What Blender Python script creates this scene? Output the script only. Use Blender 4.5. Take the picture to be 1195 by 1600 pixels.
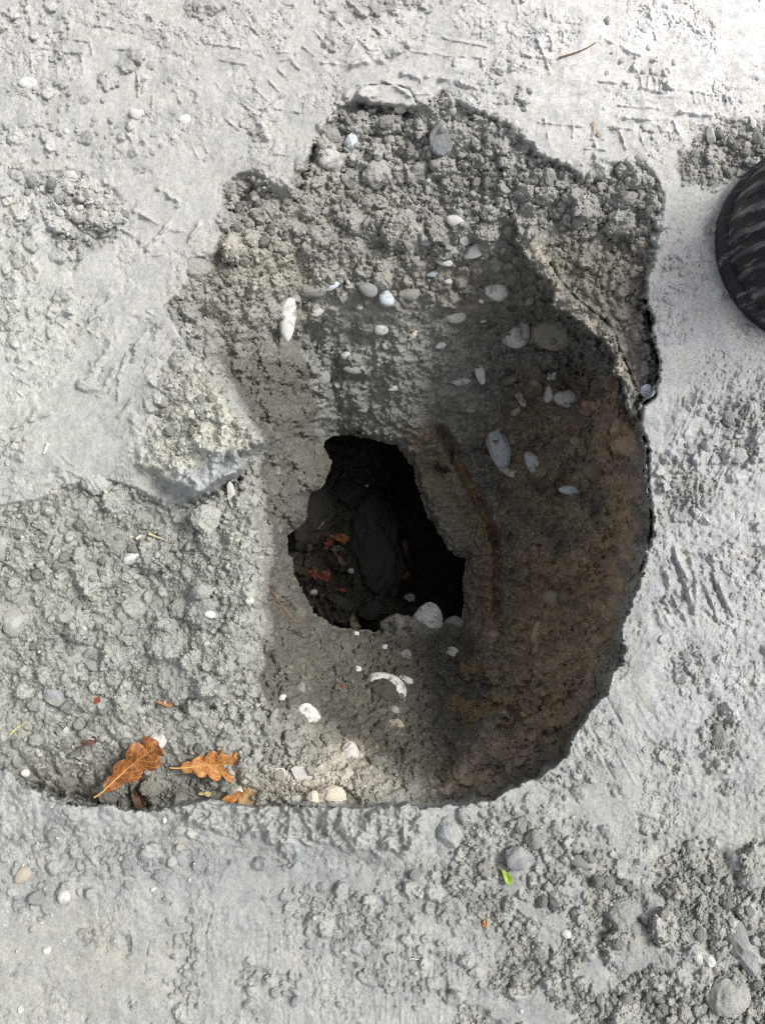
import bpy, bmesh, math, random
import numpy as np
from mathutils import Vector, Matrix, Euler
for o in list(bpy.data.objects): bpy.data.objects.remove(o)
S = bpy.context.scene; COL = S.collection
# ------------------------------------------------------------------ camera, sky, sun, exposure
W, H = 1195.0, 1600.0
F = 1386.0; DIST = 0.693; TILT = math.radians(8.0)          # 1 photo pixel on the ground = 0.5 mm
camd = bpy.data.cameras.new('camera'); cam = bpy.data.objects.new('camera', camd); COL.objects.link(cam)
cam.location = (0, -DIST*math.sin(TILT), DIST*math.cos(TILT)); cam.rotation_euler = (TILT, 0, 0)
camd.sensor_fit = 'VERTICAL'; camd.angle = 2*math.atan(H/2/F); camd.clip_start = 0.01; camd.clip_end = 200
S.camera = cam
SUN_EL, SUN_AZ = math.radians(53), math.radians(16)          # azimuth measured from +x (right) towards +y (up in the picture)
w = bpy.data.worlds.new('World'); S.world = w; w.use_nodes = True
nt = w.node_tree; bg = nt.nodes['Background']
sky = nt.nodes.new('ShaderNodeTexSky'); sky.sky_type = 'NISHITA'; sky.sun_disc = False
sky.sun_elevation = SUN_EL; sky.sun_rotation = math.pi/2 - SUN_AZ; sky.dust_density = 4; sky.air_density = 1.0; sky.ozone_density = 0.6
hsv = nt.nodes.new('ShaderNodeHueSaturation'); hsv.inputs['Saturation'].default_value = 0.28
nt.links.new(sky.outputs[0], hsv.inputs['Color']); nt.links.new(hsv.outputs[0], bg.inputs[0])
bg.inputs[1].default_value = 0.15
sd = bpy.data.lights.new('sun', 'SUN'); sd.energy = 2.4; sd.angle = math.radians(15); sd.color = (1, 0.965, 0.91)
sun = bpy.data.objects.new('sun', sd); COL.objects.link(sun)
sdir = Vector((math.cos(SUN_EL)*math.cos(SUN_AZ), math.cos(SUN_EL)*math.sin(SUN_AZ), math.sin(SUN_EL)))
sun.rotation_euler = sdir.to_track_quat('Z', 'Y').to_euler()
S.view_settings.view_transform = 'Standard'; S.view_settings.look = 'None'; S.view_settings.gamma = 1
S.render.engine = 'CYCLES'; S.cycles.use_denoising = False; S.cycles.diffuse_bounces = 6; S.cycles.filter_width = 1.2
S.view_settings.exposure = 0.08
# ------------------------------------------------------------------ picture position + depth -> world
C0 = np.array(cam.location, dtype=np.float64); ct, st = math.cos(TILT), math.sin(TILT)
def world(px, py, d):
    """point d metres below the ground plane, seen at photo position px, py"""
    u = (np.asarray(px, float)-W/2)/F; v = -(np.asarray(py, float)-H/2)/F
    dx = u; dy = v*ct + st; dz = v*st - ct
    t = (C0[2] + np.asarray(d))/(-dz)
    return np.stack([C0[0]+dx*t, C0[1]+dy*t, C0[2]+dz*t], -1)
def S01(x): x = np.clip(x, 0, 1); return x*x*(3-2*x)
rng = np.random.default_rng(7)
# ------------------------------------------------------------------ noise helpers
def perlin(x, y, s, seed):
    r = np.random.default_rng(seed); N = 256
    a = r.random((N, N)).astype(np.float32)*6.2832; gx, gy = np.cos(a), np.sin(a)
    x = (x/s).astype(np.float32); y = (y/s).astype(np.float32)
    xi = np.floor(x).astype(np.int32); yi = np.floor(y).astype(np.int32); xf = x-xi; yf = y-yi
    u = xf*xf*xf*(xf*(xf*6-15)+10); v = yf*yf*yf*(yf*(yf*6-15)+10)
    def g(i, j):
        I = (xi+i) & 255; J = (yi+j) & 255
        return gx[I, J]*(xf-i)+gy[I, J]*(yf-j)
    a0 = g(0, 0); a0 += u*(g(1, 0)-a0); a1 = g(0, 1); a1 += u*(g(1, 1)-a1)
    return (a0+v*(a1-a0))*1.5
def fbm(x, y, s, seed, octs=4, g=0.5):
    o = 0; a = 1.0
    for k in range(octs): o = o + a*perlin(x+17.3*k, y-9.1*k, s/2**k, seed+k); a *= g
    return o
# coarse fields: 4 px grid
CS = 4.0; CX = np.arange(-960, 2160, CS); CY = np.arange(-960, 2560, CS)
GX, GY = np.meshgrid(CX, CY)
def up(f, X, Y):
    """bilinear lookup of a coarse field"""
    fx = np.clip((X-CX[0])/CS, 0, len(CX)-1.001); fy = np.clip((Y-CY[0])/CS, 0, len(CY)-1.001)
    i = fx.astype(np.int32); j = fy.astype(np.int32); a = (fx-i).astype(np.float32); b = (fy-j).astype(np.float32)
    f = f if f.dtype == np.float32 or np.size(X) < 50 else f.astype(np.float32)
    return (f[j, i]*(1-a)+f[j, i+1]*a)*(1-b)+(f[j+1, i]*(1-a)+f[j+1, i+1]*a)*b
def sdf(poly, X=None, Y=None):
    """signed distance, positive inside"""
    if X is None: X, Y = GX, GY
    d = np.full(X.shape, 1e9); ins = np.zeros(X.shape, bool); n = len(poly)
    for k in range(n):
        x0, y0 = poly[k]; x1, y1 = poly[(k+1) % n]; ex, ey = x1-x0, y1-y0
        t = np.clip(((X-x0)*ex+(Y-y0)*ey)/(ex*ex+ey*ey+1e-9), 0, 1)
        d = np.minimum(d, (X-x0-t*ex)**2+(Y-y0-t*ey)**2)
        c = ((y0 > Y) != (y1 > Y)) & (X < (x1-x0)*(Y-y0)/((y1-y0)+1e-12)+x0); ins ^= c
    d = np.sqrt(d); return np.where(ins, d, -d)
def pline(pts, X, Y, closed=False):
    dm = np.full(X.shape, 1e9, np.float32); 
    for (x0, y0), (x1, y1) in zip(pts[:-1], pts[1:]):
        ex, ey = x1-x0, y1-y0; t = np.clip(((X-x0)*ex+(Y-y0)*ey)/(ex*ex+ey*ey), 0, 1)
        dm = np.minimum(dm, (X-x0-t*ex)**2+(Y-y0-t*ey)**2)
    return np.sqrt(dm)
# ------------------------------------------------------------------ outlines read off the photograph (pixels)
RIM = [(452,285),(466,268),(483,240),(492,213),(507,183),(530,163),(556,154),(600,160),(640,166),(664,160),(690,134),(712,150),(745,168),(790,186),
 (812,206),(845,236),(880,252),(915,272),(940,277),(962,250),(990,245),(1022,262),(1042,300),(1040,350),(1018,420),(1010,480),(1018,520),(1029,570),(1022,620),
 (1003,636),(997,662),(1010,700),(1013,760),(1019,800),(1015,850),(1001,890),(990,940),(974,962),(973,1000),(965,1040),(955,1070),(935,1100),(906,1130),
 (890,1170),(870,1195),(845,1215),(800,1230),(772,1250),(740,1258),(700,1262),(655,1263),(640,1254),(600,1259),(540,1263),(480,1257),(430,1262),(380,1258),
 (330,1250),(290,1256),(250,1265),(200,1268),(170,1258),(130,1256),(85,1246),(60,1233),(30,1222),(12,1203),(-40,1196),(-160,1190),(-300,1100),(-300,860),
 (-100,800),(0,785),(60,776),(110,752),(160,742),(215,760),(270,785),(310,780),(350,752),(378,730),(384,706),(410,690),(408,676),(380,650),(352,610),(330,580),
 (290,552),(275,510),(250,482),(290,440),(292,402),(332,395),(345,340),(350,290),(372,268),(398,262),(425,290)]
OPEN = [(504,699),(518,723),(507,755),(485,771),(475,814),(448,838),(448,862),(460,878),(459,897),(472,924),(493,961),(520,977),(539,985),(590,988),(602,975),
 (622,962),(650,965),(694,974),(724,974),(724,908),(729,873),(708,867),(697,849),(670,809),(657,774),(646,731),(622,696),(590,688),(555,680),(520,680),(507,688)]
BLOCK = [(250,545),(285,552),(330,580),(350,610),(380,650),(411,682),(406,700),(382,706),(377,732),(350,752),(306,778),(280,774),(230,745),(190,715),(190,640),(225,585)]
SILL = [(230,805),(400,790),(417,850),(420,1000),(388,1062),(330,1096),(280,1097),(215,1080),(225,940)]
LIP = [(285,1258),(330,1250),(400,1258),(480,1257),(600,1259),(645,1256),(662,1265),(660,1300),(640,1345),(600,1340),(520,1325),(440,1318),(380,1312),(320,1300),(290,1290)]
LEDGE = [(820,200),(1060,250),(1040,420),(1032,570),(1022,620),(1000,668),(982,655),(975,600),(940,535),(905,505),(868,475),(838,420),(800,350),(790,280)]
PTS = [(520,190,13),(600,190,20),(690,180,12),(760,215,18),(850,275,15),(950,300,10),(1020,300,2),(480,285,10),(560,270,35),(650,260,40),(740,280,38),(830,320,30),
 (920,350,22),(1000,380,8),(1038,330,0),(450,360,16),(540,350,48),(640,340,60),(740,350,60),(820,380,55),(420,400,18),(470,440,62),(540,430,76),(640,430,94),(740,430,98),
 (800,440,96),(460,520,80),(540,520,112),(640,520,130),(740,520,138),(810,520,138),(880,540,135),(930,580,118),(955,620,98),(490,600,102),(560,600,134),(640,600,150),
 (740,600,160),(820,620,182),(900,640,145),(965,680,90),(995,740,60),(505,680,140),(530,674,152),(515,722,105),(500,760,85),(470,814,75),(444,850,60),(455,900,72),(470,940,88),(500,972,115),
 (550,995,150),(620,985,190),(700,990,205),(735,970,235),(738,880,238),(710,810,236),(672,740,228),(650,690,188),(600,672,172),(690,670,190),(760,700,215),(860,700,172),(940,750,118),
 (780,850,225),(870,850,165),(955,850,100),(1003,850,55),(780,960,215),(860,960,155),(930,960,100),(968,960,60),(740,1040,185),(820,1060,150),(890,1060,98),(945,1060,55),
 (700,1120,148),(780,1140,125),(850,1150,108),(880,1155,84),(650,1200,78),(740,1225,78),(800,1200,84),(690,1250,62),(440,780,34),(420,700,22),(436,900,42),(425,850,30),(450,980,58),(500,1040,98),
 (580,1060,140),(640,1060,168),(560,1130,94),(620,1150,106),(500,1180,44),(570,1220,42),(450,1100,38),(400,1150,33),(420,1225,34),(480,1240,28),(560,1250,34),(620,1245,40),
 (0,800,1),(100,800,6),(200,800,14),(300,820,18),(390,820,16),(0,950,7),(100,950,13),(200,950,17),(300,950,18),(400,950,20),(50,1100,17),(150,1120,22),(250,1110,24),
 (350,1110,28),(20,1185,22),(60,1212,44),(100,1228,54),(200,1238,58),(300,1236,50),(380,1240,38),(360,1185,30),(200,1170,28),(100,1170,24),(-150,950,2),(-150,1150,12),
 (360,330,14),(330,400,5),(300,460,5),(360,430,14),(400,480,24),(340,530,9),(390,560,20),(430,560,38),(440,640,42),(400,640,18),(470,660,70),(480,720,80),(430,460,34),(445,500,52)]
P = np.array(PTS, float); PX, PY, PD = P[:,0], P[:,1], P[:,2]
A = np.sqrt((PX[:,None]-PX)**2+(PY[:,None]-PY)**2+40); A = np.pad(A, ((0,1),(0,1)), constant_values=1.0); A[-1,-1] = 0
WT = np.linalg.solve(A, np.append(PD, 0))
pit = np.full(GX.shape, WT[-1])
for k in range(len(PX)): pit = pit+WT[k]*np.sqrt((GX-PX[k])**2+(GY-PY[k])**2+40)
pit = np.clip(pit, -2, 260); pit = pit*(1-0.30*S01((700-GY)/400)*S01((GX-430)/80)*S01((960-GX)/100))
pit = pit+(0.45-0.45*S01((760-GY)/420)*S01((850-GX)/100))*np.clip(pit-18, 0, None)
FARW = [(474,468),(470,520),(472,560),(494,640),(484,665),(505,700),(540,684),(640,660),(760,640),(760,470),(600,440)]
sFAR = sdf(FARW)
FALL = [(300,470),(325,520),(352,575),(372,610),(397,650),(417,690),(411,730),(418,800),(427,860),(420,930),(426,1000),(404,1062),(430,1110),(480,1150),(620,1130),(720,1000),(800,700),(760,400),(520,330),(440,400),(350,440)]
sFALL = sdf(FALL)
sRIM, sOPEN, sBLOCK, sSILL, sLIP, sLEDGE = [sdf(p) for p in (RIM, OPEN, BLOCK, SILL, LIP, LEDGE)]
ledge_d = 8 + 0.11*np.clip(1035-GX, 0, 300)*0.75 + 0.03*np.clip(GY-250, 0, 500)
def blob(x, y, rx, ry, a=0, X=None, Y=None):
    X = GX if X is None else X; Y = GY if Y is None else Y
    c, s = math.cos(math.radians(a)), math.sin(math.radians(a)); dx, dy = X-x, -(Y-y)
    u = (dx*c+dy*s)/rx; v = (-dx*s+dy*c)/ry
    return np.exp(-(u*u+v*v))
# outside the pit: gentle ground relief in mm (positive = lower)
gr = -3*blob(330,690,160,120)-4*blob(150,1265,160,34)-3*blob(20,1240,80,34)+5*blob(450,1370,190,42)+3*blob(250,1480,200,80)-3*blob(820,1330,120,60)-4*blob(1130,1560,140,120)
gr += -3*blob(110,140,70,40,-20)-2.5*blob(30,110,60,40)+4*blob(120,340,80,90)+2*blob(1090,540,70,120)-4*blob(1170,680,60,50)-3*blob(1060,980,80,120)-2*blob(985,1150,90,50,40)
gr += 7*blob(265,775,62,22,-30)+5*blob(205,760,60,25)+4*blob(1120,270,90,40)-3*blob(1000,320,60,60)-3*blob(560,90,70,50)+2*blob(860,120,90,70)-3*blob(700,30,120,40)-3*blob(910,1340,110,60)+2.5*blob(620,1470,80,90)
# ------------------------------------------------------------------ fine grid
def axis(a, b, lo, hi, st):
    m = np.arange(a, b+st/2, st); l = []; x = a; s = st
    while x > lo: s *= 1.09; x -= s; l.append(x)
    r = []; x = m[-1]; s = st
    while x < hi: s *= 1.09; x += s; r.append(x)
    return np.array(l[::-1]+list(m)+r)
xs = axis(-30, 1225, -900, 2100, 1.25); ys = axis(-30, 1630, -900, 2500, 1.25)
X, Y = np.meshgrid(xs, ys); X = X.astype(np.float32); Y = Y.astype(np.float32)
n1 = fbm(X, Y, 40, 11, 4); n2 = fbm(X, Y, 9, 21, 3); n3 = fbm(X, Y, 150, 31, 3)
wx = X+n1*5+n2*1.6; wy = Y+fbm(X, Y, 40, 41, 4)*5+fbm(X, Y, 9, 51, 3)*1.6          # warped coordinates give ragged edges
fr = up(sRIM, wx+n2*2.5+n1*3, wy-n2*2.5); fo = up(sOPEN, X+n2*2.2+n1*2, Y-n2*2.2+n1*2); fb = up(sBLOCK, wx, wy); fs = up(sSILL, wx, wy); fl = up(sLIP, wx+n1*9, wy+n1*14); fe = up(sLEDGE, X+n1*9+n2*3, Y-n1*7+n2*3)
up_gr = up(gr, X, Y); up_pit = up(pit, X+n1*4, Y+n1*4)
steep = np.clip(up(S01((GX-430)/120)*S01((GY-600)/200)+S01((GY-1150)/60), X, Y), 0, 1)     # crisp rim on the right and near side, ragged elsewhere
inside = S01((fr+1)/(2.5+14*(1-steep)))
d = up_gr*(1-inside)+up_pit*inside                                                        # millimetres below the plane
el = S01(fe/4)*inside
d = d*(1-el)+np.minimum(d, up(ledge_d, X, Y)-6*S01(1-fe/26))*el
ff2 = up(sFALL, wx+2*n1, wy); d += 26*S01((ff2+2)/11)*S01((Y-440)/90)*S01((1140-Y)/80)*S01((640-X)/120)*(1+.3*n1)
ffar = up(sFAR, X+n2*3+n1*4, Y+n2*3); d += 17*S01((ffar+2)/5)*np.exp(-np.clip(ffar, 0, None)/55)*S01((600-X)/60)*S01((Y-480)/90)*S01((700-Y)/20)
d += 20*S01((fo+15)/17)**1.6                                                                       # the lip of the opening rolls under
bx_ = np.clip(((X-255)+0.75*(Y-635))/190, 0, 1)                                            # the block lifts away from the ground towards the pit
fb2 = up(sBLOCK, wx+7*n1, wy-7*n1)
d -= S01((fb2+3)/(34-25*bx_))*(32*bx_+12*n1*bx_+5*np.abs(n1))+9*blob(335,650,60,70,-40,X,Y)+5*blob(270,600,40,30,0,X,Y)
d -= S01(fs/8)*(13+8*S01((Y-1000)/80))*S01((X-235)/110)*(1+.35*n1)
d -= S01((fl+2)/14)*(7+6*n1+9*np.abs(perlin(X, Y*.7, 24, 61))-5*np.abs(perlin(X+40, Y, 12, 63)))
# rock shelf right of the dark opening with a vertical rib
def stroke(pts, wd, h, field, wob=0.0, flat=False):
    """add h mm of relief along a line, only evaluated near it"""
    p = np.array(pts, float); m = wd*3+6
    i0, i1 = np.searchsorted(xs, [p[:,0].min()-m, p[:,0].max()+m]); j0, j1 = np.searchsorted(ys, [p[:,1].min()-m, p[:,1].max()+m])
    if i1-i0 < 2 or j1-j0 < 2: return
    sx = X[j0:j1, i0:i1]+wob*n2[j0:j1, i0:i1]*2; sy = Y[j0:j1, i0:i1]+wob*n1[j0:j1, i0:i1]*3
    q = pline(pts, sx, sy)/wd
    prof = np.exp(-q**2) if not flat else S01((1.3-q)/0.6)
    field[j0:j1, i0:i1] += h*prof*(1+0.45*wob*n2[j0:j1, i0:i1])*(1 if wob < .75 else np.clip(.75+1.1*perlin(sx, sy, 13, 77), 0, 1.3))
d_ = np.zeros_like(X)
stroke([(335,275),(250,365),(170,470),(90,570),(0,660)], 40, 1.8, d, 0.3); stroke([(870,130),(1060,180),(1200,150)], 34, 1.4, d, .3); stroke([(230,70),(420,105),(600,105),(800,60)], 30, 1.3, d, .3)
stroke([(650,664),(690,700),(722,760),(752,820),(760,900),(762,985)], 22, -15, d_, 0.6)
stroke([(688,672),(720,730),(756,800),(778,860),(776,960)], 8, 24, d_, 0.6)
stroke([(700,665),(738,715),(775,800),(790,900)], 7, -8, d_, 0.6)
stroke([(640,700),(680,780),(725,870)], 24, -5, d_, 0.6)
d += d_*S01((fr-5)/5)
# ------------------------------------------------------------------ crumbly soil: where, and how coarse
def pm(poly, soft, inner=0): return S01((sdf(poly)+inner)/soft)
UL = [(45,262),(120,258),(185,290),(205,335),(175,385),(135,405),(112,450),(92,400),(58,350),(40,300)]
SHO = [(345,275),(398,258),(440,290),(475,245),(505,190),(560,260),(480,420),(470,640),(420,690),(352,610),(290,545),(245,482),(290,440),(290,400),(335,395)]
LR = [(680,1290),(800,1250),(900,1280),(1000,1330),(1100,1290),(1300,1270),(1300,1700),(640,1700),(700,1560),(760,1480),(640,1400)]
GR = [(1048,262),(1090,195),(1130,180),(1300,190),(1300,270),(1180,262),(1120,300),(1060,292)]
cr = np.zeros(GX.shape)
def addm(m, v): 
    global cr
    cr = np.maximum(cr, m*v)
inr = S01(sRIM/10)
addm(inr, 0.62); addm(pm(UL, 22), 0.95); addm(pm(SHO, 14), 0.95); addm(pm(GR, 14), 0.95)
addm(pm([(500,150),(700,140),(850,240),(1045,270),(1010,470),(800,420),(440,430),(450,290)], 20)*inr, 1.0)
addm(inr*S01((620-GX)/150)*S01((GY-740)/60), 0.95); addm(inr*S01((GY-1080)/80)*S01((760-GX)/100), 0.95)
nc = fbm(GX, GY, 70, 71, 4)
addm(pm(LR, 50)*S01((nc+0.25)/0.35), 0.8); addm(pm([(1000,1280),(1300,1330),(1300,1700),(980,1700),(900,1450)], 60)*S01((nc+0.45)/0.4), 0.9)
addm(S01(sBLOCK/10)*S01((GX-225+0.2*(GY-600))/60), 0.95)
for bx, by, rx, ry, v in [(1068,765,40,42,.8),(1168,655,45,32,.9),(1150,700,34,26,.7),(1072,1042,26,40,.7),(1123,1150,26,44,.8),(900,1210,46,30,.35),(870,1330,60,40,.6),(560,1440,90,40,.5),(520,1410,70,22,.6),
   (85,150,34,26,.4),(150,215,90,45,.25),(60,20,60,22,.4),(310,18,30,12,.7),(165,130,22,12,.5),(620,5,60,10,.7),(775,95,22,36,.6),(1000,110,60,30,.35),(245,110,40,30,.25),(12,470,30,90,.5),(10,690,24,36,.7),
   (30,300,46,60,.4),(330,580,70,50,.5),(85,480,24,26,.5),(140,1330,140,34,.4),(200,1350,60,20,.4),(60,1400,70,40,.25),(290,1500,22,80,.4),(790,1290,50,30,.8),(740,1300,40,30,.6),(1120,880,50,50,.3),(880,290,60,30,.7),
   (1160,500,20,30,.3),(690,1400,80,50,.4),(1080,430,14,50,.2),(620,1520,80,40,.35),(420,1540,60,30,.2)]:
    addm(blob(bx, by, rx, ry)**0.7, v)
addm(S01((fbm(GX, GY, 60, 171, 3)-0.5)/0.25), 0.4)
shelf = pm([(620,655),(700,655),(790,840),(780,985),(725,975),(735,880),(655,770)], 12)
wallm = S01((pit-95)/40)*inr
def band(pts, wd): return S01(1.5-pline(pts, GX, GY)/wd)
cr *= 1-.8*band([(330,285),(250,370),(170,470),(90,570),(10,650)], 34); cr *= 1-.7*band([(230,70),(420,110),(600,110),(800,60),(1000,60)], 28); cr *= 1-.8*band([(870,130),(1060,180),(1190,150)], 30)
FACE = [(280,752),(318,716),(352,706),(381,697),(386,706),(380,732),(350,755),(306,781),(262,774)]; face = S01((sdf(FACE)+3)/6); cr *= 1-.95*face
cr *= (1-0.8*shelf); cr = np.maximum(cr, inr*(1-shelf)*S01((760-GX)/80)*S01((GY-985)/40)*.95); cr = np.maximum(cr, inr*S01((520-GX)/40)*S01((GY-430)/40)*.95); cr = cr*(1-0.3*wallm*S01((GX-480)/60)); cr = cr*(1-.72*inr*S01((GX-480)/40)*S01((GY-435)/60)*S01((700-GY)/20)*S01((860-GX)/60)); cr = np.maximum(cr, inr*S01((560-GX)/60)*S01((GY-520)/40)*S01((1120-GY)/40))
lipm = S01((sLIP+4)/8); cr *= (1-0.85*lipm)
lr_ = inr*S01((430-GX)/40)*S01((GY-760)/40); cr *= 1-.6*lr_*S01((fbm(GX, GY, 75, 181, 3)-.02)/.25)
coarse = np.clip(0.35+0.45*lr_*S01((fbm(GX, GY, 60, 183, 3)+.25)/.3)+0.6*pm([(480,150),(700,130),(860,240),(1040,260),(1000,420),(820,370),(330,420),(345,280)], 40)+0.5*inr*S01((GY-1140)/60)+0.45*pm(UL, 20)+0.5*pm(LR, 60)*S01((GX-900)/150)-0.3*wallm, 0, 1)
crf = up(cr, X, Y); nh = perlin(X, Y, 5.5, 131)
def cells(s, seed, prob, h, cmin=0.0, cmax=1.0, asp=0.35, thr=1.0):
    """clods: faceted bumps on jittered cells, kept where the crumbly mask says so"""
    N = 512; r = np.random.default_rng(seed)
    T = {k: r.random((N, N)).astype(np.float32) for k in ('jx','jy','r','h','a','p','t1','t2','e')}
    px, py = wx*0.35+X*0.65, wy*0.35+Y*0.65
    gx = np.floor(px/s).astype(np.int32); gy = np.floor(py/s).astype(np.int32)
    out = np.zeros_like(X); idm = np.zeros_like(X)
    for i in (-1, 0, 1):
        for j in (-1, 0, 1):
            cx, cy = gx+i, gy+j; I, J = cx & 511, cy & 511
            x0 = (cx+T['jx'][I, J])*s; y0 = (cy+T['jy'][I, J])*s
            ci = np.clip(((x0-CX[0])/CS).astype(np.int32), 0, len(CX)-1); cj = np.clip(((y0-CY[0])/CS).astype(np.int32), 0, len(CY)-1)
            m = cr[cj, ci]; cc = coarse[cj, ci]
            keep = (T['p'][I, J] < prob*S01(m*1.25)) & (cc >= cmin) & (cc <= cmax)
            rad = s*(0.36+0.38*T['r'][I, J]); a = T['a'][I, J]*6.2832; ca, sa = np.cos(a), np.sin(a)
            u = ((px-x0)*ca+(py-y0)*sa)/rad; v = (-(px-x0)*sa+(py-y0)*ca)/(rad*(1-asp*T['e'][I, J]))
            g = np.maximum(np.maximum(np.abs(u), np.abs(0.5*u+0.87*v)), np.abs(-0.5*u+0.87*v)*(0.85+0.3*T['t1'][I, J]))
            g = 0.72*g+0.28*np.sqrt(u*u+v*v)+0.16*n2+0.10*nh
            p = np.clip((1-g)*2.8, 0, 1); p = np.sqrt(p)*0.75+p*0.25
            hh = keep*p*rad*(0.55+0.5*T['h'][I, J])*(1+(T['t1'][I, J]-0.5)*1.7*u+(T['t2'][I, J]-0.5)*1.7*v)
            b = hh > out; out = np.where(b, hh, out); idm = np.where(b, T['h'][I, J], idm)
    return out*h, idm
c1, i1 = cells(46, 101, 0.42, 0.55, cmin=0.5)
c2, i2 = cells(25, 102, 0.62, 0.62, cmin=0.25)
c3, i3 = cells(14, 103, 0.8, 0.7)
c4, i4 = cells(8, 104, 0.95, 0.75)
clod = np.maximum(np.maximum(c1, c2), np.maximum(c3, c4+0.15*c3)); clod = clod+0.35*c4*(c3+c2 > 0.1)+0.25*c3*(c1 > 1)
cid = np.where(c1 >= np.maximum(c2, c3), i1, np.where(c2 >= c3, i2, i3))
del c1, c2, i1, i2
d -= clod*0.5*(1.15+0.55*inside)+(clod > 1)*nh*0.55                                   # px -> mm
d += S01(crf*1.5)*(3.6+2.6*inside)*(1+0.8*n1)                    # crumbs sit in slightly hollow ground
# general unevenness
rough = 0.35+0.65*crf
flatness = 1-S01(crf*2.2)
lump = up(S01((GY-1180)/40)*S01((1360-GY)/60)*S01((700-GX)/80)*(1-.4*S01((GX-280)/60)), X, Y)*(1-inside)
d -= n3*1.8 + n1*(0.62+2.1*rough*(1-0.75*flatness)) + n2*(0.10+0.8*rough*(1-0.85*flatness)) + lump*(perlin(X, Y, 38, 141)*5+np.abs(perlin(X, Y, 17, 143))*3.4)
right = up(S01((GX-985)/60)*S01((GY-560)/80), X, Y)*(1-inside); d -= right*(fbm(X, Y, 30, 151, 4, .6)*1.4+np.abs(perlin(X, Y, 14, 153))*1.3)
wf = up(wallm, X, Y); wr = up(S01((GX-700)/80), X, Y)
d -= wf*(fbm(X, Y, 60, 201, 5, .6)*(8+9*wr) + np.abs(fbm(X, Y, 26, 205, 4, .6))*(3.5+6*wr) + fbm(X, Y, 10, 209, 3, .6)*(1.6+1.6*wr))
# flaky patches on the smooth ground: small plates and pits
pl = fbm(X, Y, 16, 81, 4, 0.6); pk = up(S01((fbm(GX, GY, 120, 91, 3)+0.1)/0.5), X, Y)
d -= (1-S01(crf*2))*(S01((pl-0.18)/0.12)*0.75*pk - S01((-pl-0.38)/0.15)*1.3*pk)
d -= perlin(X, Y, 3.4, 161)*(0.05+0.42*S01(crf*1.5))
# lip bank: tread hollows and flutes
for x, y, rx, ry, a, h in [(414,1271,6,9,20,5),(440,1270,8,11,30,6),(466,1273,7,12,10,5),(500,1292,15,13,0,7),(476,1300,8,11,20,5),(548,1282,12,17,10,5),(585,1290,9,14,-10,4),(616,1290,12,16,-20,4),
    (355,1276,20,12,20,4),(325,1270,10,8,0,3),(525,1275,7,12,0,4),(640,1290,10,22,10,5),(395,1290,10,8,0,3),(715,1285,14,16,0,3),(890,1295,16,22,20,3),(1000,345,12,9,0,4),(240,925,26,16,-20,8),(255,1125,14,12,0,6),(1200,840,50,30,0,-3)]:
    d += h*blob(x, y, rx, ry, a, X, Y)
stroke([(520,1262),(512,1300)], 3, -3, d, 1); stroke([(455,1262),(452,1300)], 3, -2.5, d, 1); stroke([(600,1262),(572,1300),(566,1325)], 4, -3, d, 1); stroke([(625,1262),(634,1330)], 4, -4, d, 1)
stroke([(300,1325),(420,1335),(520,1345),(630,1368)], 16, 3.5, d, 0.5)
# boot tread prints: thin raised ridges with a slim groove on one side
R_ = []
def rd(*p, w=1.7, h=1.5): R_.append((p, w, h))
for s in ["48,82 50,115","88,85 92,123","127,88 129,115","55,75 130,82","105,58 135,64","150,38 180,43","335,70 375,77","345,93 385,101","493,48 513,67","474,72 490,88","450,90 467,108","433,108 452,125",
 "417,123 435,141","398,138 417,158","378,160 400,178","352,185 373,203","522,25 538,44","543,0 565,20","300,228 312,250","315,215 325,237","193,200 205,218 213,240","410,180 445,145","428,172 470,174",
 "75,512 87,522","56,535 70,544","38,560 66,576","18,585 47,601","28,573 42,580","88,503 102,512","78,480 82,503","200,655 224,675","690,58 760,72","640,80 760,92","752,30 751,58","740,50 760,50","752,95 754,108",
 "836,52 850,88","848,90 858,115","861,60 863,80","880,50 880,72","818,96 828,112","937,125 985,129","965,165 1030,168","960,200 1045,205","840,190 910,198","850,185 855,215","915,232 945,234","905,214 945,218","970,205 978,232",
 "1000,205 1004,228","1050,190 1060,215","895,195 893,215","1014,5 1025,60","215,120 218,150","240,150 238,175","140,60 144,82","385,28 400,50","580,40 600,58","560,60 575,76","190,90 192,112","270,140 282,160","330,120 345,140"]:
    pts = [tuple(map(float, q.split(','))) for q in s.split()]; rd(*pts)
for s, w_, h_ in [("248,294 277,313",2.6,2.6),("213,330 247,346",2.6,2.6),("192,358 219,377",2.4,2.4),("280,320 255,360 228,392",2.8,2.3),("313,348 295,375",3.2,2.3),("172,460 118,533",2.8,2.8),("185,525 147,577",4,2.3),("218,530 208,548",3.2,2.2),
 ("200,550 186,590 184,630",2.0,2.4),("180,578 167,600",4,1.8),("212,615 187,652",2.6,2.4),("20,666 80,648",2,2),("20,665 45,640",2.6,2),("95,488 115,490",2.6,2.4),("98,493 125,505",2.4,2),("630,117 690,122 756,138",3.4,2.6),("600,125 640,150 672,145",2.0,1.8),
 ("818,83 860,92",2.2,2.2),("965,185 1045,187",3,2.6),("1065,175 1112,180",2.6,2.6),("928,222 930,265",2.2,2.5),("548,100 600,92 636,72",6,2.8),("505,100 550,102",2.4,1.5),("60,640 0,720",3,2),("240,400 270,395",2,1.5),("265,360 290,358",2.2,1.6)]:
    rd(*[tuple(map(float, q.split(','))) for q in s.split()], w=w_, h=h_)
for k in range(8): rd((1072+k*10, 140+k*1.2), (1074+k*10, 158+k*1.2), w=1.6, h=.9)
rd((1068,140),(1150,150), w=1.7, h=1.0)
for k in range(5): rd((1002+k*10, 118+k*2), (1003+k*10, 136+k*2), w=1.5, h=1.5)
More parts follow.
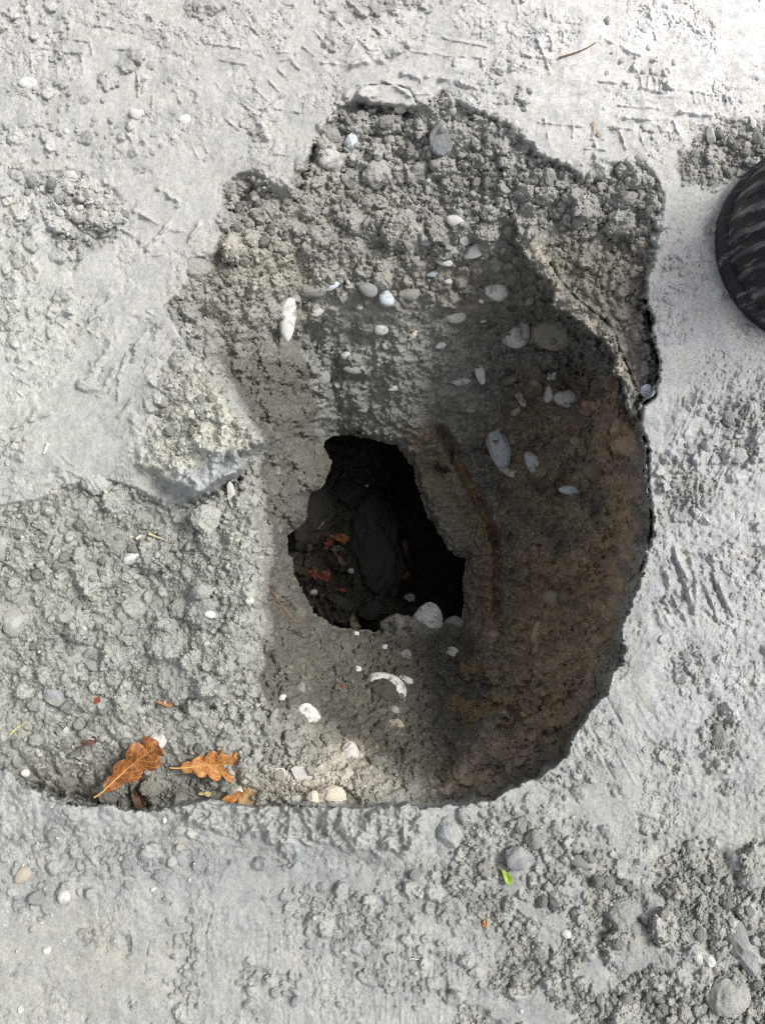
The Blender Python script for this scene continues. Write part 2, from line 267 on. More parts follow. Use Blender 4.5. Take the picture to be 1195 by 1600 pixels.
for k in range(7): rd((1040+k*12, 20+k*5), (1046+k*12, 30+k*5), w=1.8, h=1.2)
rd((940,60),(1000,85), w=2, h=1.3); rd((1000,135),(1045,145), w=2, h=1.3)
for k in range(26): # further faint print marks across the far ground
    x = rng.uniform(180, 900); y = rng.uniform(5, 150); a = rng.choice([-0.8, 0.15, 1.4])+rng.normal(0, .12); L = rng.uniform(10, 26)
    rd((x, y), (x+L*math.cos(a), y+L*math.sin(a)), w=1.5, h=1.1)
for k in range(22):
    x = rng.uniform(0, 240); y = rng.uniform(400, 740); a = rng.choice([0.55, -0.95])+rng.normal(0, .12); L = rng.uniform(8, 22)
    rd((x, y), (x+L*math.cos(a), y+L*math.sin(a)), w=1.5, h=1.2)
rl = np.zeros_like(X)
for p, w_, h_ in R_:
    w_ *= 1.15; h_ = h_*1.45 if h_ > 1.7 else h_*1.35; p = [(x+1.2*math.sin(y), y+1.2*math.cos(x*1.3)) for x, y in p]; stroke(list(p), w_, h_, rl, 0.8)
# smears and creases on the right
for s, w_, h_ in [("1200,588 1150,622 1108,672 1092,720 1084,800",3,2.6),("1200,600 1160,628 1120,672 1102,700",2.4,2.2),("1190,575 1135,612 1096,668 1082,720 1075,790",2.4,2.2),("1093,700 1096,745 1101,792",2,3),("1088,705 1090,790",1.6,2.2),
 ("1070,680 1085,650 1110,625",2,1.5),("1053,857 1068,900 1084,955",2.2,3.2),("1075,862 1088,910 1086,957",2.2,2.8),("1112,868 1117,905 1137,950",2.4,3),("1043,895 1047,925 1062,955",2,2.5),("1055,858 1120,868",2.4,2),("1056,870 1075,905",2,2.4),
 ("1100,950 1150,985",2.4,2.2),("1150,770 1195,735",2.2,2),("1130,800 1170,770",1.6,1.4),("1040,720 1060,690",3,1.8),("1010,745 1060,722",2.4,1.6),("1025,770 1050,735",2,1.2)]:
    pts = [tuple(map(float, q.split(','))) for q in s.split()]; stroke(pts, w_*1.7, h_*0.75, rl, 0.5); stroke([(x-w_*2.6, y+w_*1.2) for x, y in pts], w_*2, -h_*0.35, rl, 0.4)
for k in range(18):      # raking strokes on the near right bank
    x = rng.uniform(890, 1010); y = rng.uniform(1075, 1200); L = rng.uniform(18, 55)
    stroke([(x, y), (x+L*0.55, y+L)], 2.0, rng.choice([-1, 1])*0.8, rl, 0.4)
for k in range(30):      # faint vertical drag lines low down
    x = rng.uniform(380, 700); y = rng.uniform(1450, 1590); L = rng.uniform(20, 80)
    stroke([(x, y), (x+rng.uniform(-4, 4), y+L)], 1.8, rng.choice([-1, 1])*0.5, rl, 0.4)
# smeared mud on the right: soft flow lines along the drag direction
def smear(poly, ang, amp, seed):
    global d
    m = up(pm(poly, 25), X, Y); a = math.radians(ang); u = X*math.cos(a)-Y*math.sin(a); v = X*math.sin(a)+Y*math.cos(a)
    d -= m*(np.abs(perlin(u/6, v+n1*6, 9, seed))*amp+perlin(u/5, v+n1*8, 18, seed+1)*amp)
smear([(1050,600),(1200,560),(1200,760),(1060,820),(1020,760)], 62, 2.2, 601)
smear([(1020,850),(1150,850),(1160,990),(1010,990)], -65, 2.8, 605)
smear([(880,1060),(1040,1040),(1060,1200),(860,1230)], -58, 1.0, 609)
smear([(0,420),(230,400),(260,560),(0,760)], 50, 0.6, 613)
smear([(150,20),(900,20),(900,140),(500,130),(180,180)], 8, 0.6, 617)
smear([(860,100),(1200,100),(1200,180),(1040,240),(900,240)], -3, 1.0, 621)
smear([(300,1400),(720,1420),(760,1620),(250,1620)], 90, 0.6, 625)
d -= rl
# cracks
for s, w_, h_ in [("1008,470 1014,500 1020,535 1029,570 1024,600 1021,622 1003,634 998,662 1008,690 1012,705",2.6,26),("859,410 880,445 905,470 930,490 955,510 975,560 992,604",1.8,6),("1012,705 1012,760 1018,800 1015,850 1001,890",2.2,16),
 ("300,1450 296,1480 298,1505",1.5,3),("233,1470 229,1500 226,1520",1.3,2.5),("258,1490 272,1500",1.3,2.5),("330,1430 322,1460",1.2,2.5),
 ("555,135 600,131 640,140",1.2,3),("640,140 650,160",1.4,4)]:
    stroke([tuple(map(float, q.split(','))) for q in s.split()], w_, h_, d, 0.8)
# undercut shadows: below the mud block and behind the near-left lip
stroke([(300,784),(340,770),(372,748)], 7, 14, d, 0.8); stroke([(225,1100),(290,1108),(345,1106),(385,1078)], 4, 7, d, 0.8)
stroke([(40,1224),(90,1240),(150,1250),(230,1258)], 5, 14, d, 0.8); stroke([(560,162),(600,172),(640,174)], 7, 10, d, 0.8)
stroke([(414,800),(424,900),(424,1000)], 6, 5, d, 0.8); stroke([(350,300),(372,330),(390,300)], 8, 7, d, 1); stroke([(470,290),(480,260),(492,235)], 7, 9, d, 1)
D = d/1000.0                                        # metres
# ------------------------------------------------------------------ soil colour (tones of dry silt, moist silt, clay, chalk, with some light and shade painted in)
def c3(r, g, b): return np.array([r, g, b], np.float32)
col = np.empty((len(CY), len(CX), 3), np.float32); col[:] = c3(.40,.41,.39)
def tint(m, c, k=1.0):
    global col
    m = np.clip(m*k, 0, 1)[..., None].astype(np.float32); col = col*(1-m)+c3(*c)*m
nz = fbm(GX, GY, 90, 301, 4); nz2 = fbm(GX, GY, 34, 311, 4)
tint(S01((800-GY-0.1*GX)/500), (.50,.495,.475)); tint(blob(1150,40,360,190), (.80,.79,.78)); tint(blob(1180,830,90,110), (.78,.78,.78)); tint(S01((GX-980)/60)*S01((GY-300)/100)*S01((1250-GY)/150), (.455,.46,.468), .85)  # top-right glare, sunlit patch and the boot's shade painted into the soil tone
tint(blob(30,560,120,220), (.54,.555,.50), .7); tint(blob(420,40,300,90), (.55,.53,.515), .6); tint(blob(450,1365,220,50)+blob(230,1350,200,50)*.5, (.31,.325,.325), .8); tint(blob(120,1500,160,90), (.42,.41,.355), .7)
tint(blob(900,1500,330,160)*S01((nz+.5)), (.30,.305,.29), .8); tint(S01((nz+.05)/.5), (.34,.355,.365), .3*S01((GY-700)/200)); tint(S01((nz2-.1)/.5), (.31,.33,.345), .35); tint(S01((-nz2-.1)/.5), (.47,.455,.40), .38)
tint(cr**1.2*S01((GX-150)/300+.45), (.30,.295,.265), .7)
tint(S01((GY-740)/60)*S01((430-GX)/30)*inr, (.385,.39,.355), .85)
tint(blob(430,300,130,130)*S01(cr*2), (.36,.35,.315), .7)
tint(S01(sBLOCK/14)*S01(((GX-215)+0.75*(GY-560))/180), (.53,.53,.465), .85); tint(S01((sLIP+3)/6), (.40,.405,.39))
tint(inr*S01((pit-28)/40), (.32,.315,.28), .8); tint(inr*S01((pit-52)/60)*S01((GY-960)/40)*S01((GX-450)/70), (.095,.087,.07), .9); tint(S01((sBLOCK+2)/8)*S01((GY-690)/30)*S01((GX-280)/30)*(cr < .5), (.42,.45,.45), .8)  # shade of the near slope and the block's face put into the colour
tint(wallm*S01((760-GX)/120)*S01((720-GY)/60), (.33,.335,.305))
tint(inr*pm([(740,690),(800,560),(930,560),(1000,660),(1020,760),(1010,880),(960,1060),(880,1190),(760,1260),(640,1262),(700,1180),(740,1080),(720,980),(760,860)], 45), (.38,.315,.24))
tint(inr*pm([(900,600),(960,590),(1005,680),(1010,800),(990,930),(930,960),(930,800)], 25), (.48,.375,.27), .9)
tint(inr*pm([(780,880),(990,800),(970,980),(930,1090),(860,1170),(800,1200),(800,1050)], 30)*S01((nz2+.3)/.4), (.52,.385,.255), .8)
tint(inr*S01((GX-690)/60)*S01((GY-520)/60)*S01((nz2-.15)/.25), (.19,.18,.17), .6)
tint(pm([(690,1020),(760,1010),(820,1120),(740,1180),(690,1120)], 25)*S01((-nz2)/.3), (.30,.21,.11), .6)
tint(S01((sFALL+10)/14)*S01((GY-500)/90)*S01((1150-GY)/60)*S01((600-GX)/60), (.15,.147,.125), .92); tint(S01((sFAR+1)/5)*S01((GY-480)/80)*S01((800-GX)/120), (.31,.315,.29), .9)  # left slope: moist tone plus shade put into the colour
tint(face, (.43,.45,.445), .9)  # block face turned from the sun: its cool shade painted in
tint(shelf, (.27,.225,.17), .85); tint(blob(760,470,90,60)*inr, (.25,.215,.165), .6)
tint(pm([(820,560),(900,540),(950,600),(930,660),(850,650)], 30), (.2,.175,.145), .6)
tint(S01(1-np.abs(sLEDGE-12)/14)*S01((GX-815)/30)*S01((690-GY)/40)*S01((1005-GX)/30), (.56,.51,.42), .9*inr*S01((nz2+.5)/.5))
tint(S01((sLEDGE-20)/15)*S01((GY-330)/80), (.30,.27,.22), .7)
tint(blob(490,1225,95,30)+blob(545,1180,30,24), (.56,.52,.43), .75); tint(blob(390,255+20,60,30), (.4,.39,.35), .5)
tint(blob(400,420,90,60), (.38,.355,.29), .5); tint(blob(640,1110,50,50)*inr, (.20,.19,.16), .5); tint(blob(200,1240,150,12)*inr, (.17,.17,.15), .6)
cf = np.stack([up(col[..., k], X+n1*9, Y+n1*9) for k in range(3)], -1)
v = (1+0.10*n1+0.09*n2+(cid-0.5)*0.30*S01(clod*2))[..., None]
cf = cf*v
orange = np.zeros_like(X)
stroke([(702,690),(728,745),(752,800),(764,850),(766,985)], 5, 1, orange, 0.8); stroke([(985,960),(1000,895)], 4, .8, orange, .8); stroke([(930,1105),(900,1130),(880,1175)], 5, .5, orange, .8)
orange *= S01((fr-6)/6)
cf = cf*(1-orange[..., None]*.75)+c3(.50,.33,.15)*orange[..., None]*.75
cf = cf*(1-0.22*np.clip(perlin(X, Y, 5, 401), 0, 1)[..., None])
cf = np.clip(cf, .02, .9).astype(np.float32)
# ------------------------------------------------------------------ ground mesh
ny, nx = X.shape
V = world(X, Y, D).reshape(-1, 3).astype(np.float32)
idx = np.arange(ny*nx).reshape(ny, nx)
q = np.stack([idx[1:, :-1], idx[1:, 1:], idx[:-1, 1:], idx[:-1, :-1]], -1).reshape(-1, 4)
hole = (fo > 0); hq = (hole[1:, :-1] & hole[1:, 1:] & hole[:-1, 1:] & hole[:-1, :-1]).reshape(-1); q = q[~hq]
ring = np.concatenate([idx[0, :], idx[1:, -1], idx[-1, -2::-1], idx[-2:0:-1, 0]])
extra, ecol, faces2 = [], [], []
flat = cf.reshape(-1, 3); prev = ring; base = len(V)
for f in (1.6, 3, 8, 40):
    e = V[ring]*np.array([f, f, 0], np.float32); extra.append(e); ecol.append(flat[ring]*0+c3(.42,.42,.40))
    cur = np.arange(base, base+len(ring)); base += len(ring)
    faces2.append(np.stack([prev, np.roll(prev, -1), np.roll(cur, -1), cur], -1)); prev = cur
V = np.concatenate([V]+extra); flat = np.concatenate([flat]+ecol); q = np.concatenate([q]+faces2)
def mesh_np(name, V, Q, colors=None, smooth=True):
    me = bpy.data.meshes.new(name); k = Q.shape[1]
    me.vertices.add(len(V)); me.vertices.foreach_set('co', np.ascontiguousarray(V, np.float32).ravel())
    me.loops.add(Q.size); me.loops.foreach_set('vertex_index', np.ascontiguousarray(Q, np.int32).ravel())
    me.polygons.add(len(Q)); me.polygons.foreach_set('loop_start', np.arange(0, Q.size, k, dtype=np.int32)); me.polygons.foreach_set('loop_total', np.full(len(Q), k, np.int32))
    me.polygons.foreach_set('use_smooth', np.full(len(Q), smooth, bool))
    me.update(calc_edges=True)
    if colors is not None:
        a = me.color_attributes.new('soil', 'FLOAT_COLOR', 'POINT'); a.data.foreach_set('color', np.concatenate([colors, np.ones((len(colors), 1), np.float32)], 1).astype(np.float32).ravel())
    return me
def link(name, me, parent=None, mat=None, **props):
    o = bpy.data.objects.new(name, me); COL.objects.link(o); o.parent = parent
    if mat: me.materials.append(mat)
    for k, v in props.items(): o[k] = v
    return o
def newmat(name, rough=0.95, spec=0.2):
    m = bpy.data.materials.new(name); m.use_nodes = True; b = m.node_tree.nodes['Principled BSDF']
    b.inputs['Roughness'].default_value = rough; b.inputs['Specular IOR Level'].default_value = spec
    return m, m.node_tree, b
def N(nt, t, **k):
    n = nt.nodes.new(t)
    for a, b in k.items():
        if a in n.inputs.keys() if isinstance(a, str) else False: n.inputs[a].default_value = b
        else: setattr(n, a, b)
    return n
def soil_mat(name, attr=True, base=(.3,.3,.27), bump=0.5, obj=False):
    m, nt, b = newmat(name, 0.97, 0.12); L = nt.links.new
    tc = N(nt, 'ShaderNodeTexCoord'); vec = tc.outputs['Object']
    a = N(nt, 'ShaderNodeAttribute', attribute_name='soil') if attr else None
    n1 = N(nt, 'ShaderNodeTexNoise', Scale=650.0, Detail=4.0, Roughness=0.75); L(vec, n1.inputs['Vector'])
    n2 = N(nt, 'ShaderNodeTexNoise', Scale=230.0, Detail=6.0, Roughness=0.72); L(vec, n2.inputs['Vector'])
    r1 = N(nt, 'ShaderNodeMapRange'); r1.inputs['From Min'].default_value = .3; r1.inputs['From Max'].default_value = .7; r1.inputs['To Min'].default_value = .80; r1.inputs['To Max'].default_value = 1.15; L(n1.outputs['Fac'], r1.inputs['Value'])
    r2 = N(nt, 'ShaderNodeMapRange'); r2.inputs['From Min'].default_value = .3; r2.inputs['From Max'].default_value = .7; r2.inputs['To Min'].default_value = .88; r2.inputs['To Max'].default_value = 1.10; L(n2.outputs['Fac'], r2.inputs['Value'])
    mu = N(nt, 'ShaderNodeMath', operation='MULTIPLY'); L(r1.outputs[0], mu.inputs[0]); L(r2.outputs[0], mu.inputs[1])
    # pale mineral grains
    vo = N(nt, 'ShaderNodeTexVoronoi', Scale=420.0); L(vec, vo.inputs['Vector'])
    gr = N(nt, 'ShaderNodeMath', operation='LESS_THAN'); L(vo.outputs['Distance'], gr.inputs[0]); gr.inputs[1].default_value = 0.16
    sep = N(nt, 'ShaderNodeSeparateColor'); L(vo.outputs['Color'], sep.inputs[0])
    gt = N(nt, 'ShaderNodeMath', operation='GREATER_THAN'); L(sep.outputs[0], gt.inputs[0]); gt.inputs[1].default_value = 0.78
    gm = N(nt, 'ShaderNodeMath', operation='MULTIPLY'); L(gr.outputs[0], gm.inputs[0]); L(gt.outputs[0], gm.inputs[1])
    sc = N(nt, 'ShaderNodeVectorMath', operation='SCALE')
    if attr: L(a.outputs['Color'], sc.inputs[0])
    else: oi_ = N(nt, 'ShaderNodeObjectInfo'); L(oi_.outputs['Color'], sc.inputs[0])
    L(mu.outputs[0], sc.inputs['Scale'])
    mx = N(nt, 'ShaderNodeMix', data_type='RGBA'); gf = N(nt, 'ShaderNodeMath', operation='MULTIPLY'); L(gm.outputs[0], gf.inputs[0]); gf.inputs[1].default_value = .35
    L(gf.outputs[0], mx.inputs['Factor']); L(sc.outputs[0], mx.inputs[6]); mx.inputs[7].default_value = (.62,.60,.55,1)
    L(mx.outputs[2], b.inputs['Base Color'])
    ad = N(nt, 'ShaderNodeMath', operation='ADD'); L(n1.outputs['Fac'], ad.inputs[0]); L(n2.outputs['Fac'], ad.inputs[1])
    bp = N(nt, 'ShaderNodeBump', Strength=bump, Distance=0.0009); L(ad.outputs[0], bp.inputs['Height']); L(bp.outputs[0], b.inputs['Normal'])
    return m
M_soil = soil_mat('soil', bump=0.32)
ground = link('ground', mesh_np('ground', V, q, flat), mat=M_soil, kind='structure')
# lookups for placing things on the modelled surface
def depth_at(px, py, r=0):
    i = int(np.clip(np.searchsorted(xs, px), 1, nx-2)); j = int(np.clip(np.searchsorted(ys, py), 1, ny-2))
    if r <= 0: return float(D[j, i])
    k = max(1, int(r/1.25)); return float(np.median(D[max(0, j-k):j+k+1, max(0, i-k):i+k+1]))
def soil_at(px, py):
    i = int(np.clip(np.searchsorted(xs, px), 1, nx-2)); j = int(np.clip(np.searchsorted(ys, py), 1, ny-2)); return cf[j, i]
# ------------------------------------------------------------------ cavity under the opening
kx = np.arange(370, 812, 1.6); ky = np.arange(590, 1072, 1.6); KX, KY = np.meshgrid(kx, ky)
so = up(sOPEN, KX, KY); m1 = fbm(KX, KY, 60, 501, 4); m2 = fbm(KX, KY, 14, 511, 4); m3 = perlin(KX, KY, 5, 521)
ei = np.clip(((KX-xs[0])).astype(int), 0, 1)*0
jj = np.clip(np.searchsorted(ys, KY.ravel()), 0, ny-1).reshape(KX.shape); ii = np.clip(np.searchsorted(xs, KX.ravel()), 0, nx-1).reshape(KX.shape)
edge = D[jj, ii]*1000
deep = 480+120*S01((KX-560)/120)*S01((1000-KY)/100)-20*blob(480,800,60,120,0,KX,KY)-25*blob(560,960,70,40,0,KX,KY)-30*blob(650,960,60,30,0,KX,KY)
kk = S01((so+52)/50)
cd = (edge+6)*(1-kk)+(deep-m1*14-m2*7-m3*2.0-np.abs(m2)*6)*kk
KV = world(KX, KY, cd/1000).reshape(-1, 3); ki = np.arange(KX.size).reshape(KX.shape)
kq = np.stack([ki[1:, :-1], ki[1:, 1:], ki[:-1, 1:], ki[:-1, :-1]], -1).reshape(-1, 4)
keep = (so[1:, 1:] > -55).reshape(-1); kq = kq[keep]
kc = (c3(.075,.068,.056)[None, None]*(1+.35*m2+.3*m1)[..., None]); kc = np.clip(kc, .015, .5).reshape(-1, 3).astype(np.float32)  # cavity soil darkened: the hole's shade is put into the colour
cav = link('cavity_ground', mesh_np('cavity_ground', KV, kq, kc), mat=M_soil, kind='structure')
def cav_depth(px, py):
    return float(cd[int(np.clip((py-590)/1.6, 0, len(ky)-1)), int(np.clip((px-370)/1.6, 0, len(kx)-1))])/1000
# ------------------------------------------------------------------ loose crumbs scattered over the crumbly soil (too many to count)
def ico(sub):
    bm = bmesh.new(); bmesh.ops.create_icosphere(bm, subdivisions=sub, radius=1); v = np.array([x.co[:] for x in bm.verts]); f = np.array([[y.index for y in x.verts] for x in bm.faces]); bm.free(); return v, f
def n3d(v, seed, fr):
    r = np.random.default_rng(seed); o = np.zeros(len(v))
    for k in range(7):
        w_ = r.normal(size=3)*fr*(1+0.35*k); o += np.sin(v@w_+r.random()*6.28)/(1+0.35*k)
    return o/3
def rockshape(v, seed, kind):
    r = np.random.default_rng(seed); v = v.copy()
    if kind == 'peb':
        v *= (1+0.11*n3d(v, seed, 1.5)+0.03*n3d(v, seed+1, 4)+.008*n3d(v, seed+2, 14))[:, None]
        return v
    ncut = 9 if kind == 'rock' else 6
    for k in range(ncut):
        n = r.normal(size=3); n /= np.linalg.norm(n); c = r.uniform(.62, .88) if kind == 'rock' else r.uniform(.72, .92)
        dd = v@n; ov = np.clip(dd-c, 0, None); v -= ov[:, None]*n[None]*(0.95 if kind == 'rock' else .8)
    if kind == 'rock': v *= (1+0.09*n3d(v, seed, 2.5)+0.035*n3d(v, seed+1, 8)+.03*n3d(v, seed+3, 18)+.02*n3d(v, seed+5, 36))[:, None]
    else: v *= (1+0.20*n3d(v, seed, 2.2)+0.10*n3d(v, seed+1, 5)-0.10*np.abs(n3d(v, seed+4, 8))+0.05*n3d(v, seed+2, 15))[:, None]
    return v
def crumbs(n, sub, rmin, rmax, pw, seed):
    r = np.random.default_rng(seed); bv, bf = ico(sub); var = np.array([rockshape(bv, 900+k, 'clod' if k % 3 else 'rock') for k in range(24)])
    px = r.uniform(-60, 1250, n*6); py = r.uniform(-40, 1640, n*6); m = up(cr, px, py); cc = up(coarse, px, py); o = up(sOPEN, px, py)
    k = (r.random(n*6) < m**1.6*.95+.008) & (o < -5); px, py, m, cc = px[k][:n], py[k][:n], m[k][:n], cc[k][:n]; n = len(px)
    s = rmin+(rmax-rmin)*r.random(n)**pw*(.45+.55*cc)*(.3+.7*m)
    ix = np.clip(np.searchsorted(xs, px), 1, nx-2); iy = np.clip(np.searchsorted(ys, py), 1, ny-2); dd = D[iy, ix]
    q4 = r.normal(size=(n, 4)); q4 /= np.linalg.norm(q4, axis=1)[:, None]; a, b, c, e = q4.T
    Rm = np.stack([1-2*(c*c+e*e), 2*(b*c-a*e), 2*(b*e+a*c), 2*(b*c+a*e), 1-2*(b*b+e*e), 2*(c*e-a*b), 2*(b*e-a*c), 2*(c*e+a*b), 1-2*(b*b+c*c)], -1).reshape(n, 3, 3)
    sc = (s*.0005*(1+dd/DIST))[:, None]*np.stack([np.ones(n), r.uniform(.5, 1, n), r.uniform(.45, .9, n)], -1)
    vv = var[r.integers(24, size=n)]*sc[:, None, :]; vv = np.einsum('nij,nkj->nki', Rm, vv)+world(px, py, dd-s*.0005*.25)[:, None, :]
    co = np.clip(cf[iy, ix]*r.uniform(.8, 1.25, n)[:, None], 0, .85); co = np.repeat(co[:, None, :], len(bv), 1)
    ff = bf[None]+(np.arange(n)*len(bv))[:, None, None]
    return vv.reshape(-1, 3), ff.reshape(-1, 3), co.reshape(-1, 3)
parts_ = [crumbs(26000, 1, 1.1, 4.2, 1.8, 71), crumbs(3600, 2, 3.0, 9.0, 2.2, 72)]
off = np.cumsum([0]+[len(p[0]) for p in parts_])
link('soil_crumbs', mesh_np('soil_crumbs', np.concatenate([p[0] for p in parts_]), np.concatenate([p[1]+o for p, o in zip(parts_, off)]), np.concatenate([p[2] for p in parts_]).astype(np.float32), smooth=False), mat=M_soil, kind='stuff', label='loose grey soil crumbs covering the rough ground around the pit', category='soil crumbs')
# ------------------------------------------------------------------ stones and clods, one object each
def stone_mat(name, colr, dirt, amt, rough=.75, spec=.3, speck=0.1):
    m, nt, b = newmat(name, rough, spec); L = nt.links.new
    tc = N(nt, 'ShaderNodeTexCoord'); oi = N(nt, 'ShaderNodeObjectInfo')
    add = N(nt, 'ShaderNodeVectorMath', operation='ADD'); L(tc.outputs['Object'], add.inputs[0])
    rs = N(nt, 'ShaderNodeMath', operation='MULTIPLY'); L(oi.outputs['Random'], rs.inputs[0]); rs.inputs[1].default_value = 13.0; L(rs.outputs[0], add.inputs[1])
    n1 = N(nt, 'ShaderNodeTexNoise', Scale=110.0, Detail=5.0, Roughness=.6); L(add.outputs[0], n1.inputs['Vector'])
    n2 = N(nt, 'ShaderNodeTexNoise', Scale=800.0, Detail=3.0, Roughness=.6); L(add.outputs[0], n2.inputs['Vector'])
    r = N(nt, 'ShaderNodeMapRange'); L(n1.outputs['Fac'], r.inputs['Value']); r.inputs['From Min'].default_value = .62-amt*.35; r.inputs['From Max'].default_value = .76-amt*.35
    dm = r.outputs[0]
    c1 = N(nt, 'ShaderNodeMix', data_type='RGBA'); L(n2.outputs['Fac'], c1.inputs['Factor']); c1.inputs[6].default_value = (*[x*(1-speck*1.6) for x in colr], 1); c1.inputs[7].default_value = (*[min(.9, x*(1+speck*1.6)) for x in colr], 1)
    c2 = N(nt, 'ShaderNodeMix', data_type='RGBA'); L(dm, c2.inputs['Factor']); L(c1.outputs[2], c2.inputs[6]); L(oi.outputs['Color'], c2.inputs[7])
    hs = N(nt, 'ShaderNodeHueSaturation'); mr = N(nt, 'ShaderNodeMapRange'); L(oi.outputs['Random'], mr.inputs['Value']); mr.inputs['To Min'].default_value = .85; mr.inputs['To Max'].default_value = 1.12
    L(mr.outputs[0], hs.inputs['Value']); L(c2.outputs[2], hs.inputs['Color']); L(hs.outputs[0], b.inputs['Base Color'])
    ad = N(nt, 'ShaderNodeMath', operation='ADD'); L(n1.outputs['Fac'], ad.inputs[0]); L(n2.outputs['Fac'], ad.inputs[1])
    bp = N(nt, 'ShaderNodeBump', Strength=.45, Distance=0.0008); L(ad.outputs[0], bp.inputs['Height']); L(bp.outputs[0], b.inputs['Normal'])
    return m
DG, DB, DK = (.24,.235,.205), (.15,.115,.08), (.10,.09,.075)
MT = {'w': stone_mat('pale_stone', (.68,.675,.65), (.30,.29,.25), .28), 'W': stone_mat('white_stone', (.60,.59,.56), (.42,.41,.37), .34), 'b': stone_mat('blue_grey_stone', (.58,.64,.70), DG, .24), 'g': stone_mat('grey_stone', (.30,.30,.28), DG, .5),
 't': stone_mat('tan_stone', (.42,.37,.29), DB, .45), 'n': stone_mat('brown_stone', (.22,.155,.095), DB, .5), 'k': stone_mat('dark_stone', (.05,.05,.047), DK, .6), 'v': stone_mat('wall_pebble', (.58,.59,.58), (.17,.165,.14), .30),  # the dark stone also carries painted shade for the stones in the cavity
 's': stone_mat('slate_stone', (.27,.285,.30), (.30,.30,.28), .5), 'c': soil_mat('clod_pale', False, (.37,.37,.335), .9), 'd': soil_mat('clod_grey', False, (.27,.268,.238), .9), 'm': soil_mat('clod_moist', False, (.19,.19,.17), .9), 'y': stone_mat('cream_stone', (.66,.60,.49), (.42,.38,.3), .35)}
BASES = {'peb': ico(4), 'rock': ico(4), 'clod': ico(5)}
seedc = [1]; bm_cache = {}
CLODW = {'c': 'pale grey', 'd': 'grey', 'm': 'dark grey'}
def stone(x, y, L_, W_, ang, kind, mat, label, emb=.3, group=None, name=None, cat=None, thick=.7, depth=None, flat=0):
    if group in (WL, RW) and mat not in 'gnkm': L_ *= 1.16; W_ *= 1.16; emb -= .05
    seedc[0] += 1; v, f = BASES[kind]; v = rockshape(v, seedc[0], kind)
    lo, hi = v.min(0), v.max(0); v = (v-(lo+hi)/2)/((hi-lo)/2)
    if kind == 'peb':                                   # rounder shoulders, slightly egg shaped
        v[:, 1] *= (1+0.14*v[:, 0]); v = v/np.maximum(1, np.abs(v).max(0))
    dd = depth_at(x, y, 3) if depth is None else depth
    k = 0.0005*(1+dd/DIST)
    a = Vector((L_/2*k, W_/2*k, min(L_, W_)/2*thick*k))
    v = v*np.array(a[:])
    emb = min(.8, emb+.06); c = world(x, y, dd-(1-2*emb)*a[2]); 
    v = v+0; me = mesh_np('stone', v, f, smooth=(kind != 'rock')); nm = name or {'peb': 'pebble', 'rock': 'rock', 'clod': 'clod'}[kind]
    o = link(nm, me, mat=MT[mat]); o.location = Vector(c)
    view = (Vector(C0)-Vector(c)).normalized(); q1 = Vector((0, 0, 1)).rotation_difference(view)   # lies facing out of the slope
    tl = 0.5 if dd > .04 else 0.15
    q0 = Matrix.Identity(3).to_quaternion().slerp(q1, 1.0)
    o.rotation_euler = (q0.to_matrix() @ Matrix.Rotation(math.radians(ang), 3, 'Z') @ Matrix.Rotation(rng.uniform(-.12, .12), 3, 'X')).to_euler()
    sc_ = np.array(soil_at(x, y)) if depth is None else np.array((.055,.05,.043))  # cavity stones: fixed dark coat that includes the hole's shade
    if kind == 'clod': sc_ = sc_*{'c': 1.12, 'd': .95, 'm': .75}.get(mat, 1)
    o.color = (*[float(q_) for q_ in np.clip(sc_, .02, .8)], 1)
    o['label'] = label; o['category'] = cat or {'peb': 'pebble', 'rock': 'stone', 'clod': 'clod'}[kind]
    if group: o['group'] = group
    return o
WL = 'stones set in the far wall of the pit'; RW = 'stones set in the brown right wall of the pit'; NR = 'stones at the near end of the pit'; TOP = 'clods tumbled below the far rim'; LF = 'stones in the rough soil on the left'
